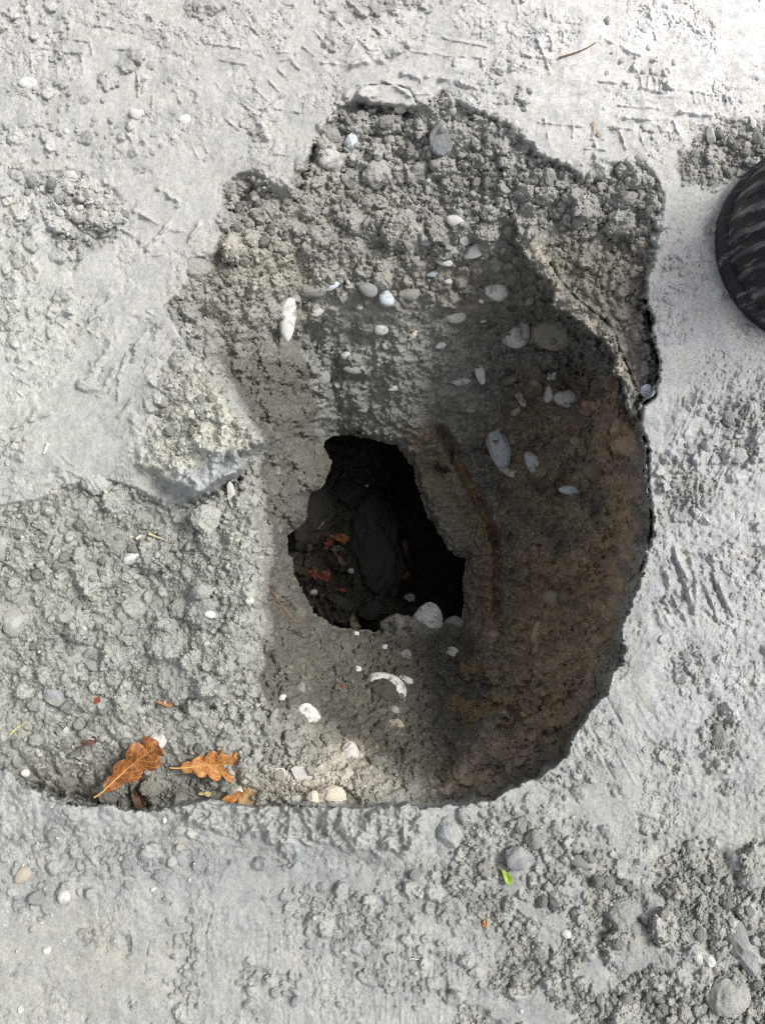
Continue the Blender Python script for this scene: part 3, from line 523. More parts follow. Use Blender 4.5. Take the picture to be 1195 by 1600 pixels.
for a in [
 # far wall
 (712,347,30,18,-30,'peb','w','white oval pebble highest in the far wall, tilted down to the right',.35,WL),
 (665,378,20,16,10,'peb','v','small pale pebble in far wall left of a white clustered pair',.4,WL),
 (725,376,14,16,0,'rock','w','small white angular stone squeezed above the cream-white long stone',.35,WL),
 (711,392,20,14,20,'peb','v','dull grey pebble touching the left end of the cream-white long stone',.4,WL),
 (743,392,38,20,25,'peb','w','cream-white long stone rising to the right in the upper far wall',.3,WL),
 (693,409,26,12,-15,'peb','v','thin blue-white flat pebble beneath the white cluster in far wall',.35,WL),
 (678,428,22,10,8,'peb','b','narrow bluish pebble, lower of two slivers in the far wall',.4,WL),
 (729,452,26,16,0,'peb','g','dull grey stone left of the pale tan oval stone',.45,WL),
 (775,456,34,25,-10,'peb','w','pale tan oval stone with grey shoulders in the right of the far wall',.3,WL),
 (752,471,9,6,-20,'peb','w','tiny white pebble just below left of the pale tan oval stone',.3,WL),
 (755,501,10,7,20,'peb','v','tiny grey pebble between white crescent stone and large round stone',.4,WL),
 (710,495,33,19,10,'peb','W','bright white crescent stone alone mid height in the far wall',.35,WL),
 (647,522,24,8,52,'rock','y','cream elongated splinter of stone slanting in the far wall',.3,WL),
 (803,521,42,42,0,'peb','w','large pale grey round stone with a pitted lower face',.32,WL),
 (861,520,64,50,-10,'peb','t','largest rounded tan-grey stone bulging beneath the pale crumbly ledge',.45,WL),
 (790,416,26,13,0,'peb','g','dull grey flattened stone above right of the pale tan oval stone',.45,WL),
 (640,461,32,21,0,'peb','g','soil coated rounded stone right of the blue-white tear shaped stone',.5,WL),
 (449,497,24,66,-6,'peb','w','tall smooth white wedge stone on the left side of the pit wall',.4,WL),
 (495,488,18,13,15,'peb','w','small white tipped pebble right of the tall wedge stone',.35,WL),
 (519,447,24,10,25,'rock','b','flat bluish chip lying slantwise at top left of the far wall',.35,WL),
 (488,452,52,30,5,'peb','g','broad soil covered grey stone above the tall white wedge',.5,WL),
 (575,453,28,20,-20,'peb','s','purple-grey pebble immediately left of the blue-white tear shaped stone',.35,WL),
 (603,466,26,20,-55,'peb','b','blue-white tear shaped stone at the middle of the far wall',.25,WL),
 (598,436,30,32,0,'clod','d','grey clod sitting above the blue-white tear shaped stone',.4,WL),
 (619,476,12,19,0,'peb','g','small dull pebble tucked at right of the blue-white tear shaped stone',.45,WL),
 (595,515,18,21,60,'peb','w','round white pebble below the blue-white tear shaped stone',.3,WL),
 (500,541,5,9,0,'rock','y','tiny cream chip on the shaded left part of far wall',.2,WL),
 (503,590,28,26,0,'peb','g','rounded grey-green stone low at the left of the far wall',.5,WL),
 (553,577,36,16,0,'peb','g','wide dull stone low in the far wall left of centre',.5,WL),
 (619,606,24,9,12,'peb','v','thin pale edged stone low in the far wall above the dark opening',.4,WL),
 (749,578,15,42,12,'peb','v','upright pale grey elongated stone low in the right of far wall',.35,WL),
 (787,596,38,13,14,'peb','t','tan flat stone lying level right of the upright pale stone',.45,WL),
 (720,596,26,12,5,'peb','v','flat pale pebble left of the upright pale stone',.45,WL),
 (566,640,18,10,0,'peb','g','small dull pebble just above the top edge of the dark opening',.4,WL),
 (688,540,16,10,20,'peb','v','grey pebble below right of the bright white crescent stone',.35,WL),
 (660,568,26,13,-8,'peb','g','dull flat stone in the shaded middle of the far wall',.45,WL),
 (540,556,14,12,0,'peb','v','small grey pebble over the wide dull stone',.4,WL),
 (825,470,18,13,25,'peb','t','tan pebble right above the large round stone',.4,WL),
 (700,440,12,8,0,'peb','v','little grey pebble between the slivers and the dull stone',.35,WL),
 (650,405,14,10,30,'peb','g','small grey pebble left of the thin blue-white one',.4,WL),
 (560,478,14,11,-20,'peb','v','small grey pebble below the purple-grey one',.35,WL),
 (736,640,20,11,10,'peb','g','dull pebble right above the brown rock shelf',.4,WL),
 # right wall
 (858,564,8,9,0,'peb','g','tiny grey pebble highest of the small trio in the dark soil',.35,RW),
 (857,588,7,11,10,'peb','v','tiny oval pebble, left one of a touching pair in dark soil',.3,RW),
 (865,587,8,12,-25,'peb','v','tiny oval pebble, right one of a touching pair in dark soil',.3,RW),
 (837,597,17,12,-10,'peb','t','small pale brown pebble left of the touching pair of tiny pebbles',.4,RW),
 (860,614,29,17,68,'peb','w','smooth light grey oval pebble standing upright in dark soil',.2,RW),
 (883,623,33,24,-8,'peb','v','pale half buried stone beside the upright oval pebble',.35,RW),
 (811,620,32,11,-58,'peb','v','slanting pale sliver left of the upright oval pebble',.35,RW),
 (804,642,16,13,20,'peb','y','small pinkish cream pebble beneath the slanting pale sliver',.25,RW),
 (923,633,38,33,10,'rock','n','rusty brown blocky stone on the upper brown wall',.35,RW),
 (934,603,26,24,0,'clod','m','brown lump above the rusty blocky stone',.45,RW,'clod'),
 (958,600,30,36,10,'peb','n','grey-brown rounded stone beneath the pale crumbly rim',.45,RW),
 (978,690,52,80,25,'peb','n','largest tan-brown stone bulging beside the right rim',.5,RW),
 (778,696,31,70,14,'rock','b','large angular blue-white stone low in the right wall',.22,RW),
 (793,735,32,14,-28,'peb','w','curved white stone just below the large blue-white one',.3,RW),
 (835,725,40,22,-55,'peb','b','blue-white crescent stone right of the large blue-white one',.35,RW),
 (801,686,17,22,0,'peb','k','dark grey pebble touching the large blue-white stone',.4,RW),
 (831,683,15,14,0,'peb','k','small dark pebble above the blue-white crescent stone',.4,RW),
 (843,700,23,22,0,'peb','k','dark rounded stone resting on the blue-white crescent stone',.4,RW),
 (888,766,27,13,-4,'peb','b','flat blue-white pebble lowest of the bluish stones',.3,RW),
 (900,690,20,15,-25,'rock','t','tan angular chip in the middle of the brown wall',.25,RW),
 (861,700,16,14,0,'clod','d','small grey-tan lump left of the tan angular chip',.35,RW),
 (886,671,24,20,0,'peb','n','brown-grey rounded stone above the tan angular chip',.4,RW),
 (866,688,16,12,0,'peb','k','little dark pebble left of the brown-grey rounded stone',.4,RW),
 (929,736,40,36,0,'peb','n','round dusty brown stone in the middle right wall',.5,RW),
 (1008,611,17,19,0,'peb','b','blue-grey pebble stuck in the pale soil by the rim crack',.35,RW),
 (905,868,34,22,10,'peb','n','flat topped brown stone mid height on the brown wall',.4,RW),
 (884,934,24,30,0,'peb','n','brown stone above the upright grey sliver',.45,RW),
 (862,935,26,24,0,'peb','t','ochre rounded stone at left of a similar brown one',.45,RW),
 (836,1000,13,52,-10,'peb','t','long upright grey sliver in the lower brown wall',.4,RW),
 (910,1055,24,20,0,'clod','m','brown lump low on the brown wall near the rim',.4,RW),
 (832,1128,30,14,0,'peb','g','grey-brown flat stone, lower of two near the bottom of the wall',.4,RW),
 (822,1117,20,14,-20,'peb','n','small brown stone above the flat one near the bottom of the wall',.4,RW),
 (834,858,14,14,0,'peb','n','small reddish pebble left of the flat topped brown stone',.4,RW),
 # near side
 (668,971,47,60,0,'peb','v','big upright stone with a white left face at the lip of the dark opening',.25,NR),
 (709,973,30,22,0,'peb','g','round grey stone right of the big upright white faced stone',.35,NR),
 (705,1020,25,19,0,'peb','W','bright white oval pebble below the dark opening',.25,NR),
 (622,978,54,40,10,'rock','k','broad dull brown stone left of the big upright white faced stone',.4,NR),
 (690,995,18,16,0,'clod','m','small brown clod at the right foot of the big upright stone',.3,NR),
 (770,993,22,19,0,'peb','t','dull round pebble right of the dark opening, on its near side',.35,NR),
 (633,1026,22,24,0,'peb','g','soil coated stone left of the bright white oval pebble',.45,NR),
 (602,1011,11,9,0,'peb','v','small grey pebble on the slope beneath the dark opening',.35,NR),
 (557,1045,15,9,-5,'peb','w','white pebble left of the big curved edge stone',.3,NR),
 (597,1082,62,42,-32,'clod','m','moist soil cake covering most of the flat stone with a curved edge',.42,NR),
 (632,1062,27,12,-18,'peb','v','pale flat stone touching the right of the curved edge stone',.35,NR),
 (603,1074,66,46,-32,'peb','w','large flat stone showing a curved white edge',.5,NR),
 (556,990,11,8,-20,'peb','w','small pale pebble at the near rim of the dark opening',.3,NR),
 (428,1117,10,23,-28,'peb','s','slim blue pebble standing on the slope left of the white and grey rock',.2,NR),
 (441,1090,10,17,-25,'peb','w','slim pale pebble above the slim blue one',.25,NR),
 (482,1114,40,28,-14,'rock','w','rock with a white top and grey base on the near slope',.25,NR),
 (469,1076,16,21,5,'peb','g','smooth grey oval pebble above the white topped rock',.3,NR),
 (486,1172,19,19,0,'clod','c','pale round lump left of the chalky white chunk',.3,NR),
 (547,1178,28,38,10,'rock','W','chalky white chunk standing on the near slope',.3,NR),
 (434,1208,25,16,0,'peb','W','flat white pebble topping a small pale stalk of soil',.2,NR),
 (473,1212,40,28,-15,'rock','W','widest chalky white rock in the pale heap by the leaves',.25,NR),
 (514,1211,18,12,5,'peb','W','little white oval pebble right of the widest chalky rock',.2,NR),
 (522,1240,40,24,-10,'rock','y','cream white rock lying against the near lip',.25,NR),
 (489,1246,19,20,0,'rock','y','squarish cream rock left of the one against the near lip',.25,NR),
 (465,1250,20,16,0,'clod','c','pale lump low in the chalky heap, left end',.25,NR),
 (542,1213,25,26,0,'clod','c','tan lump right of the little white oval pebble',.3,NR),
 (618,1134,28,22,-10,'rock','t','tan layered stone on the shaded near slope',.35,NR),
 (616,1110,15,16,0,'peb','g','grey knob above the tan layered stone',.4,NR),
 (575,1085,16,17,0,'clod','c','pale round lump left below the curved edge stone',.3,NR),
 (625,1090,15,18,0,'clod','c','pale lump right below the curved edge stone',.35,NR),
 # left rough area
 (208,873,32,20,25,'peb','w','pale stone with a shiny white right end on the big slab clod',.3,LF),
 (390,939,14,12,0,'peb','W','round bluish-white pebble on the shoulder left of the pit',.15,LF),
 (328,960,18,12,-5,'peb','w','pale oval pebble left below the round bluish-white one',.25,LF),
 (317,924,34,26,0,'clod','d','smooth grey clod above the pale oval pebble',.35,LF),
 (281,950,34,34,0,'clod','d','blunt grey clod beside the thumb sized hollow',.35,LF),
 (247,1157,27,25,-20,'peb','W','round white pebble touching the curled orange leaf',.15,LF),
 (293,1130,20,16,25,'rock','d','small grey stone above between the two orange leaves',.25,LF),
 (117,1048,24,26,0,'clod','c','grey clod, left one of two side by side on the left slope',.3,LF),
 (145,1040,26,17,-5,'rock','g','flat grey stone, right one of two side by side on the left slope',.3,LF),
 (345,1080,20,22,0,'rock','g','grey rounded stone at the foot of the rounded soil shoulder',.3,LF),
 (88,1090,42,24,-28,'rock','s','dark grey angular rock pointing down right on the left slope',.25,LF),
 (54,1100,23,23,0,'clod','d','grey clod left of the dark angular rock',.3,LF),
 (62,1174,11,16,0,'peb','w','small pale stone left of the curled orange leaf',.25,LF),
 (22,972,34,46,10,'rock','g','large grey rock cut by the left edge of the picture',.4,LF),
 (100,966,22,17,0,'rock','g','pale grey stone right of the large rock at the left edge',.35,LF),
 (4,858,26,40,0,'peb','g','smooth grey stone half out of the left edge',.4,LF),
 (182,850,66,56,-20,'clod','c','big flat slab clod carrying the shiny white ended stone',.55,LF),
 (150,755,48,40,-20,'clod','c','wide clod where the smooth ground breaks up',.5,LF),
 (362,775,13,50,8,'rock','w','upright pale shard below the overhanging mud block',.25,LF),
 (322,812,48,50,0,'clod','c','large pale clod left of the upright shard',.45,LF),
 (395,782,22,24,0,'clod','c','round clod right of the upright shard',.35,LF),
 (308,422,62,50,-25,'clod','c','layered grey slab on the crumbly left rim',.55,LF),
 (432,736,14,16,0,'peb','g','small grey pebble in the slope right of the mud block',.35,LF),
 (170,1240,34,34,0,'clod','d','rounded clod beneath the tip of the curled orange leaf',.25,LF),
 (237,1232,36,30,0,'clod','d','rounded clod right of the dark brown curled leaf',.25,LF),
 (200,1252,30,26,0,'clod','m','dark clod wedged between leaf tip and near lip',.3,LF),
 (376,1233,22,13,25,'peb','w','pale pebble above the tan leaf at the near lip',.2,LF),
 (345,1162,14,12,0,'peb','g','grey pebble above the flat orange leaf',.25,LF),
 (408,1253,16,24,0,'clod','c','upright pale clod right of the tan leaf',.3,LF),
 (104,1218,40,30,0,'clod','m','dark clod in the hollow near the left end of the near lip',.35,LF),
 (40,1208,14,13,0,'peb','w','pale pebble at the far left end of the near lip',.25,LF),
 (60,1155,26,22,0,'clod','d','grey clod above the dark hollow at lower left',.35,LF),
 # lower ground
 (101,1402,19,21,-10,'peb','W','pale oval pebble on smooth ground at lower left',.25),
 (57,1404,26,22,0,'clod','c','rough grey clod left of the pale oval pebble',.3),
 (36,1367,28,21,45,'peb','t','tan-grey oval stone above the rough clod at lower left',.3),
 (250,1367,22,18,0,'clod','c','lone knobbly clod on the smooth hollow',.3),
 (241,1389,10,6,15,'rock','W','white chip just below the lone knobbly clod',.2),
 (74,1485,12,11,20,'rock','W','white pointed chip near the lower left corner',.2),
 (33,1578,8,10,0,'rock','W','white chip closest to the lower left corner',.2),
 (287,1543,13,14,0,'peb','g','small grey pebble beside the lower crack',.3),
 (258,1281,7,11,-15,'peb','b','small blue-grey pebble in the near lip',.3),
 (279,1323,6,11,-15,'rock','t','tiny orange-white chip below the near lip',.2),
 (275,1316,6,6,0,'rock','W','tiny white chip beside the orange-white one',.2),
 (702,1302,38,44,0,'rock','s','dark grey flat stone beside the near rim',.35),
 (812,1342,44,36,-10,'rock','s','blue-grey angular block above the green leaf',.25),
 (813,1290,20,22,0,'clod','d','small clod above the blue-grey angular block',.25),
 (833,1312,26,32,0,'clod','c','pale clod touching the blue-grey block from above',.3),
 (969,1429,48,52,0,'clod','c','large round pale clod standing clear at lower right',.22),
 (984,1450,36,34,0,'clod','d','grey clod under the lower side of the large round one',.45),
 (908,1346,34,20,-8,'peb','g','flat grey stone between two rough patches',.3),
 (1150,1345,15,27,10,'rock','w','pale upright stone near the right edge',.25),
 (1172,1372,38,36,0,'clod','d','knobbly clod right of the pale upright stone',.3),
 (1147,1465,38,52,10,'rock','s','blue-grey slab with a straight score across it',.2),
 (1168,1502,38,28,-42,'rock','s','slanting grey slab below the scored one',.3),
 (884,1459,15,13,0,'peb','w','pale pebble left of the large round pale clod',.3),
 (814,1580,7,7,0,'peb','W','tiny white pebble at the bottom edge',.2),
 (938,1557,12,34,-5,'rock','c','narrow upright pale clod near the bottom edge',.25,None,'clod','clod'),
 (1070,1580,20,32,-10,'clod','c','pale wedge clod at the bottom edge, right of the narrow one',.3),
 (1108,1500,14,20,30,'rock','w','pale chip left of the slanting slab, right of a pair',.25),
 (1090,1496,12,20,15,'rock','w','pale chip left of the slanting slab, left of a pair',.25),
 (1135,1555,66,60,0,'clod','c','widest rough clod in the lower right corner',.45),
 (647,1367,18,17,0,'clod','m','dark little clod below the near rim',.3),
 (1068,1024,15,26,5,'clod','m','dark upright clod on the bright bank right of the pit',.25),
 (1064,1060,18,19,0,'clod','d','grey clod with a dark side below the dark upright clod',.25),
 (1116,1084,16,14,0,'clod','d','small clod right of the grey dark sided clod',.25),
 (1123,1150,28,40,0,'clod','m','dark clod casting a shadow right of the near rim',.25),
 (1148,1072,10,7,0,'peb','W','small white stone right of the three dark clods',.2),
 (1080,1205,16,12,0,'clod','c','pale lump below the dark shadowed clod',.3),
 (960,1128,12,10,0,'clod','c','little pale lump on the raked bank by the rim',.3),
 (1142,936,10,24,-35,'rock','m','dark sliver of soil beside the folded creases',.25,None,'clod','clod'),
 # right and top
 (1150,711,34,26,-10,'clod','c','tan lump with dark underside on the bright right ground',.25),
 (1137,655,19,22,0,'clod','c','grey lump above the tan lump on the right',.25),
 (1104,697,17,18,0,'clod','d','grey lump beside the smeared ridges',.3),
 (1075,697,12,10,0,'clod','d','tiny lump left of the smeared ridges',.3),
 (1046,470,27,19,-10,'clod','c','flat lump between the rim crack and the boot',.4),
 (948,33,10,16,0,'peb','s','blue pebble on the bright far ground',.2),
 (212,178,21,18,-20,'peb','W','bright white pebble, larger of two at upper left',.2),
 (222,176,8,12,30,'peb','W','small white pebble against the larger one at upper left',.2),
 (46,131,34,22,0,'peb','w','wide whitish stone sunk in the ground at upper left',.55),
 (290,187,26,17,0,'peb','w','pale smooth stone sunk beside the diagonal tread marks',.55),
 (76,65,10,8,0,'peb','W','small white pebble near the top left corner',.3),
 (104,205,10,10,0,'peb','w','tiny pale pebble above the upper left crumbly patch',.3),
 (804,195,15,15,0,'peb','W','round white pebble on the far rim',.25),
 (1002,246,19,16,0,'peb','W','white rounded pebble on the right part of the far rim',.25),
 (944,170,8,9,0,'peb','w','tiny pale pebble in a small pit between tread marks',.25),
 (935,211,10,12,0,'peb','t','small tan pebble on the far ground right of the hole',.25),
 (1110,212,14,28,8,'rock','W','upright white stone in the crumbly patch above the boot',.25),
 (1187,261,18,14,-20,'peb','W','white pebble directly above the boot toe',.25),
 (1084,241,18,18,0,'clod','c','pale lump at the left of the crumbly patch above the boot',.3),
 (1182,216,18,22,30,'rock','g','grey flat stone at the right end of the crumbly patch',.3),
 (516,250,44,38,-20,'rock','W','white flat topped rock on the left of the far rim',.2,TOP),
 (548,222,24,30,10,'rock','b','bluish white angular stone right of the flat topped white rock',.2,TOP),
 (518,211,36,24,-10,'rock','g','grey stone under the smooth overhanging edge',.25,TOP),
 (505,231,14,14,0,'clod','d','small clod between the grey stone and flat topped white rock',.25,TOP),
 (690,216,42,56,-15,'rock','s','tall grey slab standing at the middle of the far rim',.3,TOP),
 (716,182,32,36,0,'clod','c','pale clod above right of the tall grey slab',.3,TOP),
 (626,170,21,17,10,'rock','y','cream angular stone directly under the far rim edge',.25,TOP),
 (607,191,36,24,-5,'clod','d','square clod below the cream angular stone',.3,TOP),
 (563,180,16,16,0,'clod','d','small clod left of the square clod',.3,TOP),
 (588,272,48,46,30,'clod','c','flaky pale clod largest on the left of the far slope',.4,TOP),
 (655,270,36,40,0,'clod','c','flaky clod right of the largest flaky one',.4,TOP),
 (762,214,18,18,0,'clod','d','small round clod right of the tall grey slab',.3,TOP),
 (787,233,16,18,0,'clod','c','small round clod left of the smooth tongue of ground',.3,TOP),
 (858,275,22,26,15,'clod','c','pale clod at the tip of the smooth tongue of ground',.3,TOP),
 (920,278,14,18,0,'clod','d','upright clod under the smooth tongue of ground',.3,TOP),
 (980,310,34,24,0,'clod','c','wide clod on the right shoulder of the pit',.4,TOP),
 (905,345,24,26,0,'clod','d','grey clod centred on the upper right slope',.4,TOP),
 (941,385,16,32,-15,'clod','d','upright clod in the dimple of the right shoulder',.35,TOP),
 (113,276,30,21,0,'clod','c','whitish clod topmost in the upper left crumbly patch',.25),
 (110,295,15,18,0,'clod','c','egg shaped clod just below the whitish topmost one',.25),
 (152,366,36,20,10,'clod','c','pale flat clod lowest in the upper left crumbly patch',.3),
 (140,305,24,18,0,'clod','d','grey clod right of the egg shaped one',.3)]:
    a = list(a); ex = {}
    nm = None; ct_ = None; grp = None
    if len(a) > 9: grp = a[9]
    if len(a) == 11: nm = a[10]
    if len(a) == 12: nm, ct_ = a[10], a[11]
    stone(*a[:8], emb=a[8], group=grp, name=nm, cat=ct_)
# tiny white chips strewn over the smooth ground, nothing tells them apart
chips = [(18,1545),(53,1504),(27,1487),(90,1310),(14,1330),(60,1318),(36,1352),(98,1344),(100,1470),(82,1430),(45,1430),(12,1425),(7,1445),(66,1442),(128,1382),(74,1340),(383,1527),(322,1567),(296,1375),(304,1350),(482,1375),(112,1560),(180,1470)]
src = None
for k, (x, y) in enumerate(chips):
    if src is None:
        src = stone(x, y, 5.5, 4.5, 20, 'rock', 'W', 'tiny white chip, one of many strewn on smooth ground at lower left', .2, 'tiny white chips on the smooth ground', 'stone_chip', 'stone chip'); continue
    c = src.copy(); COL.objects.link(c); c.location = Vector(world(x, y, depth_at(x, y)-.0004)); c.rotation_euler = tuple(rng.uniform(0, 3, 3)); s = rng.uniform(.7, 1.3); c.scale = (s, s, s)
# medium clods, alike within each patch
protos = {}
def proto(m):
    if m not in protos: protos[m] = [rockshape(BASES['rock'][0], 3000+k+hash(m) % 7, 'clod') for k in range(6)]
    return protos[m]
mesh_c = {}
def clodmesh(m, k):
    if (m, k) not in mesh_c:
        me = mesh_np('clod', rockshape(ico(4)[0], 5000+k*3+ord(m), 'clod'), BASES['rock'][1]); me.materials.append(MT[m]); mesh_c[(m, k)] = me
    return mesh_c[(m, k)]
for poly, n, ms, lab, grp in [
    (UL, 22, 'cd', 'fist shaped grey clod in the crumbly patch at upper left', 'clods in the upper left crumbly patch'),
    ([(500,185),(560,165),(690,160),(850,250),(1030,280),(1000,400),(800,330),(520,330)], 42, 'dcd', 'grey clod loose on the crumbly slope below the far rim', 'clods loose on the far slope'),
    ([(345,290),(440,290),(480,260),(470,420),(330,470),(300,430)], 24, 'cdd', 'grey clod heaped on the left rim of the pit', 'clods heaped on the left rim'),
    ([(0,820),(220,800),(220,1090),(380,1130),(420,1180),(60,1200),(0,1150)], 40, 'cd', 'grey clod lying on the rough slope left of the pit', 'clods on the rough left slope'),
    ([(430,1130),(600,1120),(640,1240),(420,1250)], 20, 'cd', 'pale clod in the heap between leaves and pit', 'clods heaped at the near end'),
    ([(1060,250),(1100,200),(1190,200),(1190,250),(1120,290)], 14, 'cd', 'clod in the crumbly patch above the boot', 'clods in the patch above the boot'),
    ([(880,1300),(1190,1300),(1190,1590),(760,1590),(800,1480)], 46, 'cdd', 'grey clod among the rough patches at lower right', 'clods strewn at lower right'),
    ([(240,600),(330,590),(395,680),(340,700),(240,690)], 14, 'c', 'pale clod on top of the overhanging mud block', 'clods on the mud block')]:
    k = 0; P_ = np.array(poly); tries = 0
    while k < n and tries < 4000:
        tries += 1
        x = rng.uniform(P_[:,0].min(), P_[:,0].max()); y = rng.uniform(P_[:,1].min(), P_[:,1].max())
        if sdf(poly, np.array([x]), np.array([y]))[0] < 4 or up(cr, np.array([x]), np.array([y]))[0] < .35: continue
        m = ms[rng.integers(len(ms))]; s = rng.uniform(6, 11); dd = depth_at(x, y, 2)
        o = link('clod', clodmesh(m, int(rng.integers(6)))); kk_ = s*.0005*(1+dd/DIST)
        o.location = Vector(world(x, y, dd-kk_*.25)); o.rotation_euler = tuple(rng.uniform(0, 6.28, 3)); o.scale = (kk_, kk_*rng.uniform(.65, 1), kk_*rng.uniform(.55, .9))
        sc_ = soil_at(x, y)*rng.uniform(.85, 1.2); o.color = (*[float(q_) for q_ in np.clip(sc_, .02, .8)], 1)
        o['label'] = lab; o['category'] = 'clod'; o['group'] = grp; k += 1
# stones and slabs in the cavity
def cs(x, y, L_, W_, a, kind, m, lab, **k):
    return stone(x, y, L_, W_, a, kind, m, lab, depth=cav_depth(x, y)-.004, group='stones down in the dark cavity', **k)
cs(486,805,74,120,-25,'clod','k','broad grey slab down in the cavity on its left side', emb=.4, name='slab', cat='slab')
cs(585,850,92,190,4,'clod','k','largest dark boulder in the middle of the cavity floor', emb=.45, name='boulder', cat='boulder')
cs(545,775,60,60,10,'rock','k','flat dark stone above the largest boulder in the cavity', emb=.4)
cs(566,832,15,18,0,'rock','b','small bluish cube like stone on the largest boulder', emb=.1)
cs(665,845,44,34,30,'peb','k','rounded dark blue stone deep in the right of the cavity', emb=.3)
cs(639,935,19,17,0,'peb','b','round bluish pebble at the near end of the cavity', emb=.2)
cs(550,756,8,7,0,'peb','v','pale dot like pebble, left of two high in the cavity', emb=.2)
cs(573,760,7,7,0,'peb','v','pale dot like pebble, right of two high in the cavity', emb=.2)
cs(607,684,13,8,0,'peb','v','pale pebble under the top edge of the dark opening', emb=.2)
cs(548,892,10,9,0,'peb','v','small pale pebble below the red leaf scraps', emb=.2)
cs(490,925,12,10,0,'peb','v','small pale pebble near the lower left of the cavity', emb=.2)
cs(533,942,50,22,-30,'rock','k','slanting flat stone in the lower left of the cavity', emb=.3)
cs(555,975,16,36,10,'rock','t','upright dull stone by the near edge of the cavity', emb=.3)
cs(578,955,36,30,20,'rock','k','dark angular stone right of the slanting flat one', emb=.3)
cs(526,858,22,12,10,'rock','g','grey flake among the leaves in the cavity', emb=.2)
cs(690,720,0+40,40,0,'rock','k','dark stone hidden in the upper right of the cavity', emb=.4)
# ------------------------------------------------------------------ leaves
def leaf_mat(name, base, edge, vein, scale=300):
    m, nt, b = newmat(name, .55, .35); L = nt.links.new
    uv = N(nt, 'ShaderNodeAttribute', attribute_name='leafuv'); sp = N(nt, 'ShaderNodeSeparateXYZ'); L(uv.outputs['Vector'], sp.inputs[0])
    tc = N(nt, 'ShaderNodeTexCoord'); n1 = N(nt, 'ShaderNodeTexNoise', Scale=scale, Detail=5.0, Roughness=.65); L(tc.outputs['Object'], n1.inputs['Vector'])
    cr_ = N(nt, 'ShaderNodeValToRGB'); cr_.color_ramp.elements[0].position = .42; cr_.color_ramp.elements[0].color = (*edge, 1); cr_.color_ramp.elements[1].position = .62; cr_.color_ramp.elements[1].color = (*base, 1); L(n1.outputs['Fac'], cr_.inputs[0])
    # side veins: stripes slanting away from the midrib
    ab = N(nt, 'ShaderNodeMath', operation='ABSOLUTE'); L(sp.outputs[1], ab.inputs[0])
    s1 = N(nt, 'ShaderNodeMath', operation='MULTIPLY_ADD'); L(ab.outputs[0], s1.inputs[0]); s1.inputs[1].default_value = -.28; L(sp.outputs[0], s1.inputs[2])
    s2 = N(nt, 'ShaderNodeMath', operation='MULTIPLY'); L(s1.outputs[0], s2.inputs[0]); s2.inputs[1].default_value = 7.5
    s3 = N(nt, 'ShaderNodeMath', operation='FRACT'); L(s2.outputs[0], s3.inputs[0]); s4 = N(nt, 'ShaderNodeMath', operation='SUBTRACT'); L(s3.outputs[0], s4.inputs[0]); s4.inputs[1].default_value = .5
    s5 = N(nt, 'ShaderNodeMath', operation='ABSOLUTE'); L(s4.outputs[0], s5.inputs[0]); s6 = N(nt, 'ShaderNodeMapRange'); L(s5.outputs[0], s6.inputs['Value']); s6.inputs['From Min'].default_value = .09; s6.inputs['From Max'].default_value = .0
    s6.inputs['To Max'].default_value = .55
    mx = N(nt, 'ShaderNodeMix', data_type='RGBA'); L(s6.outputs[0], mx.inputs['Factor']); L(cr_.outputs[0], mx.inputs[6]); mx.inputs[7].default_value = (*vein, 1)
    L(mx.outputs[2], b.inputs['Base Color'])
    bp = N(nt, 'ShaderNodeBump', Strength=.5, Distance=.0004); L(n1.outputs['Fac'], bp.inputs['Height']); L(bp.outputs[0], b.inputs['Normal'])
    return m
LM = {'o': leaf_mat('oak_orange', (.40,.165,.05), (.17,.06,.022), (.72,.36,.10)), 'l': leaf_mat('oak_light', (.54,.27,.09), (.34,.12,.03), (.78,.50,.2)), 't': leaf_mat('oak_tan', (.58,.40,.22), (.42,.24,.10), (.7,.5,.3)),
 'y': leaf_mat('leaf_cream', (.66,.56,.30), (.5,.38,.16), (.7,.6,.35)), 'p': leaf_mat('leaf_brown', (.16,.085,.065), (.08,.045,.04), (.2,.12,.09)), 'g': leaf_mat('leaf_green', (.30,.46,.05), (.20,.34,.03), (.6,.75,.2)), 'r': leaf_mat('leaf_red', (.34,.085,.04), (.16,.045,.03), (.3,.1,.06)),
 'D': leaf_mat('leaf_dim', (.26,.10,.03), (.12,.05,.02), (.3,.15,.06)), 'E': leaf_mat('leaf_dim_red', (.19,.04,.02), (.09,.025,.02), (.2,.06,.04)),  # cavity leaves: darker copies with the shade put into their colours
 'q': leaf_mat('leaf_rust', (.62,.27,.08), (.36,.14,.05), (.6,.3,.12))}
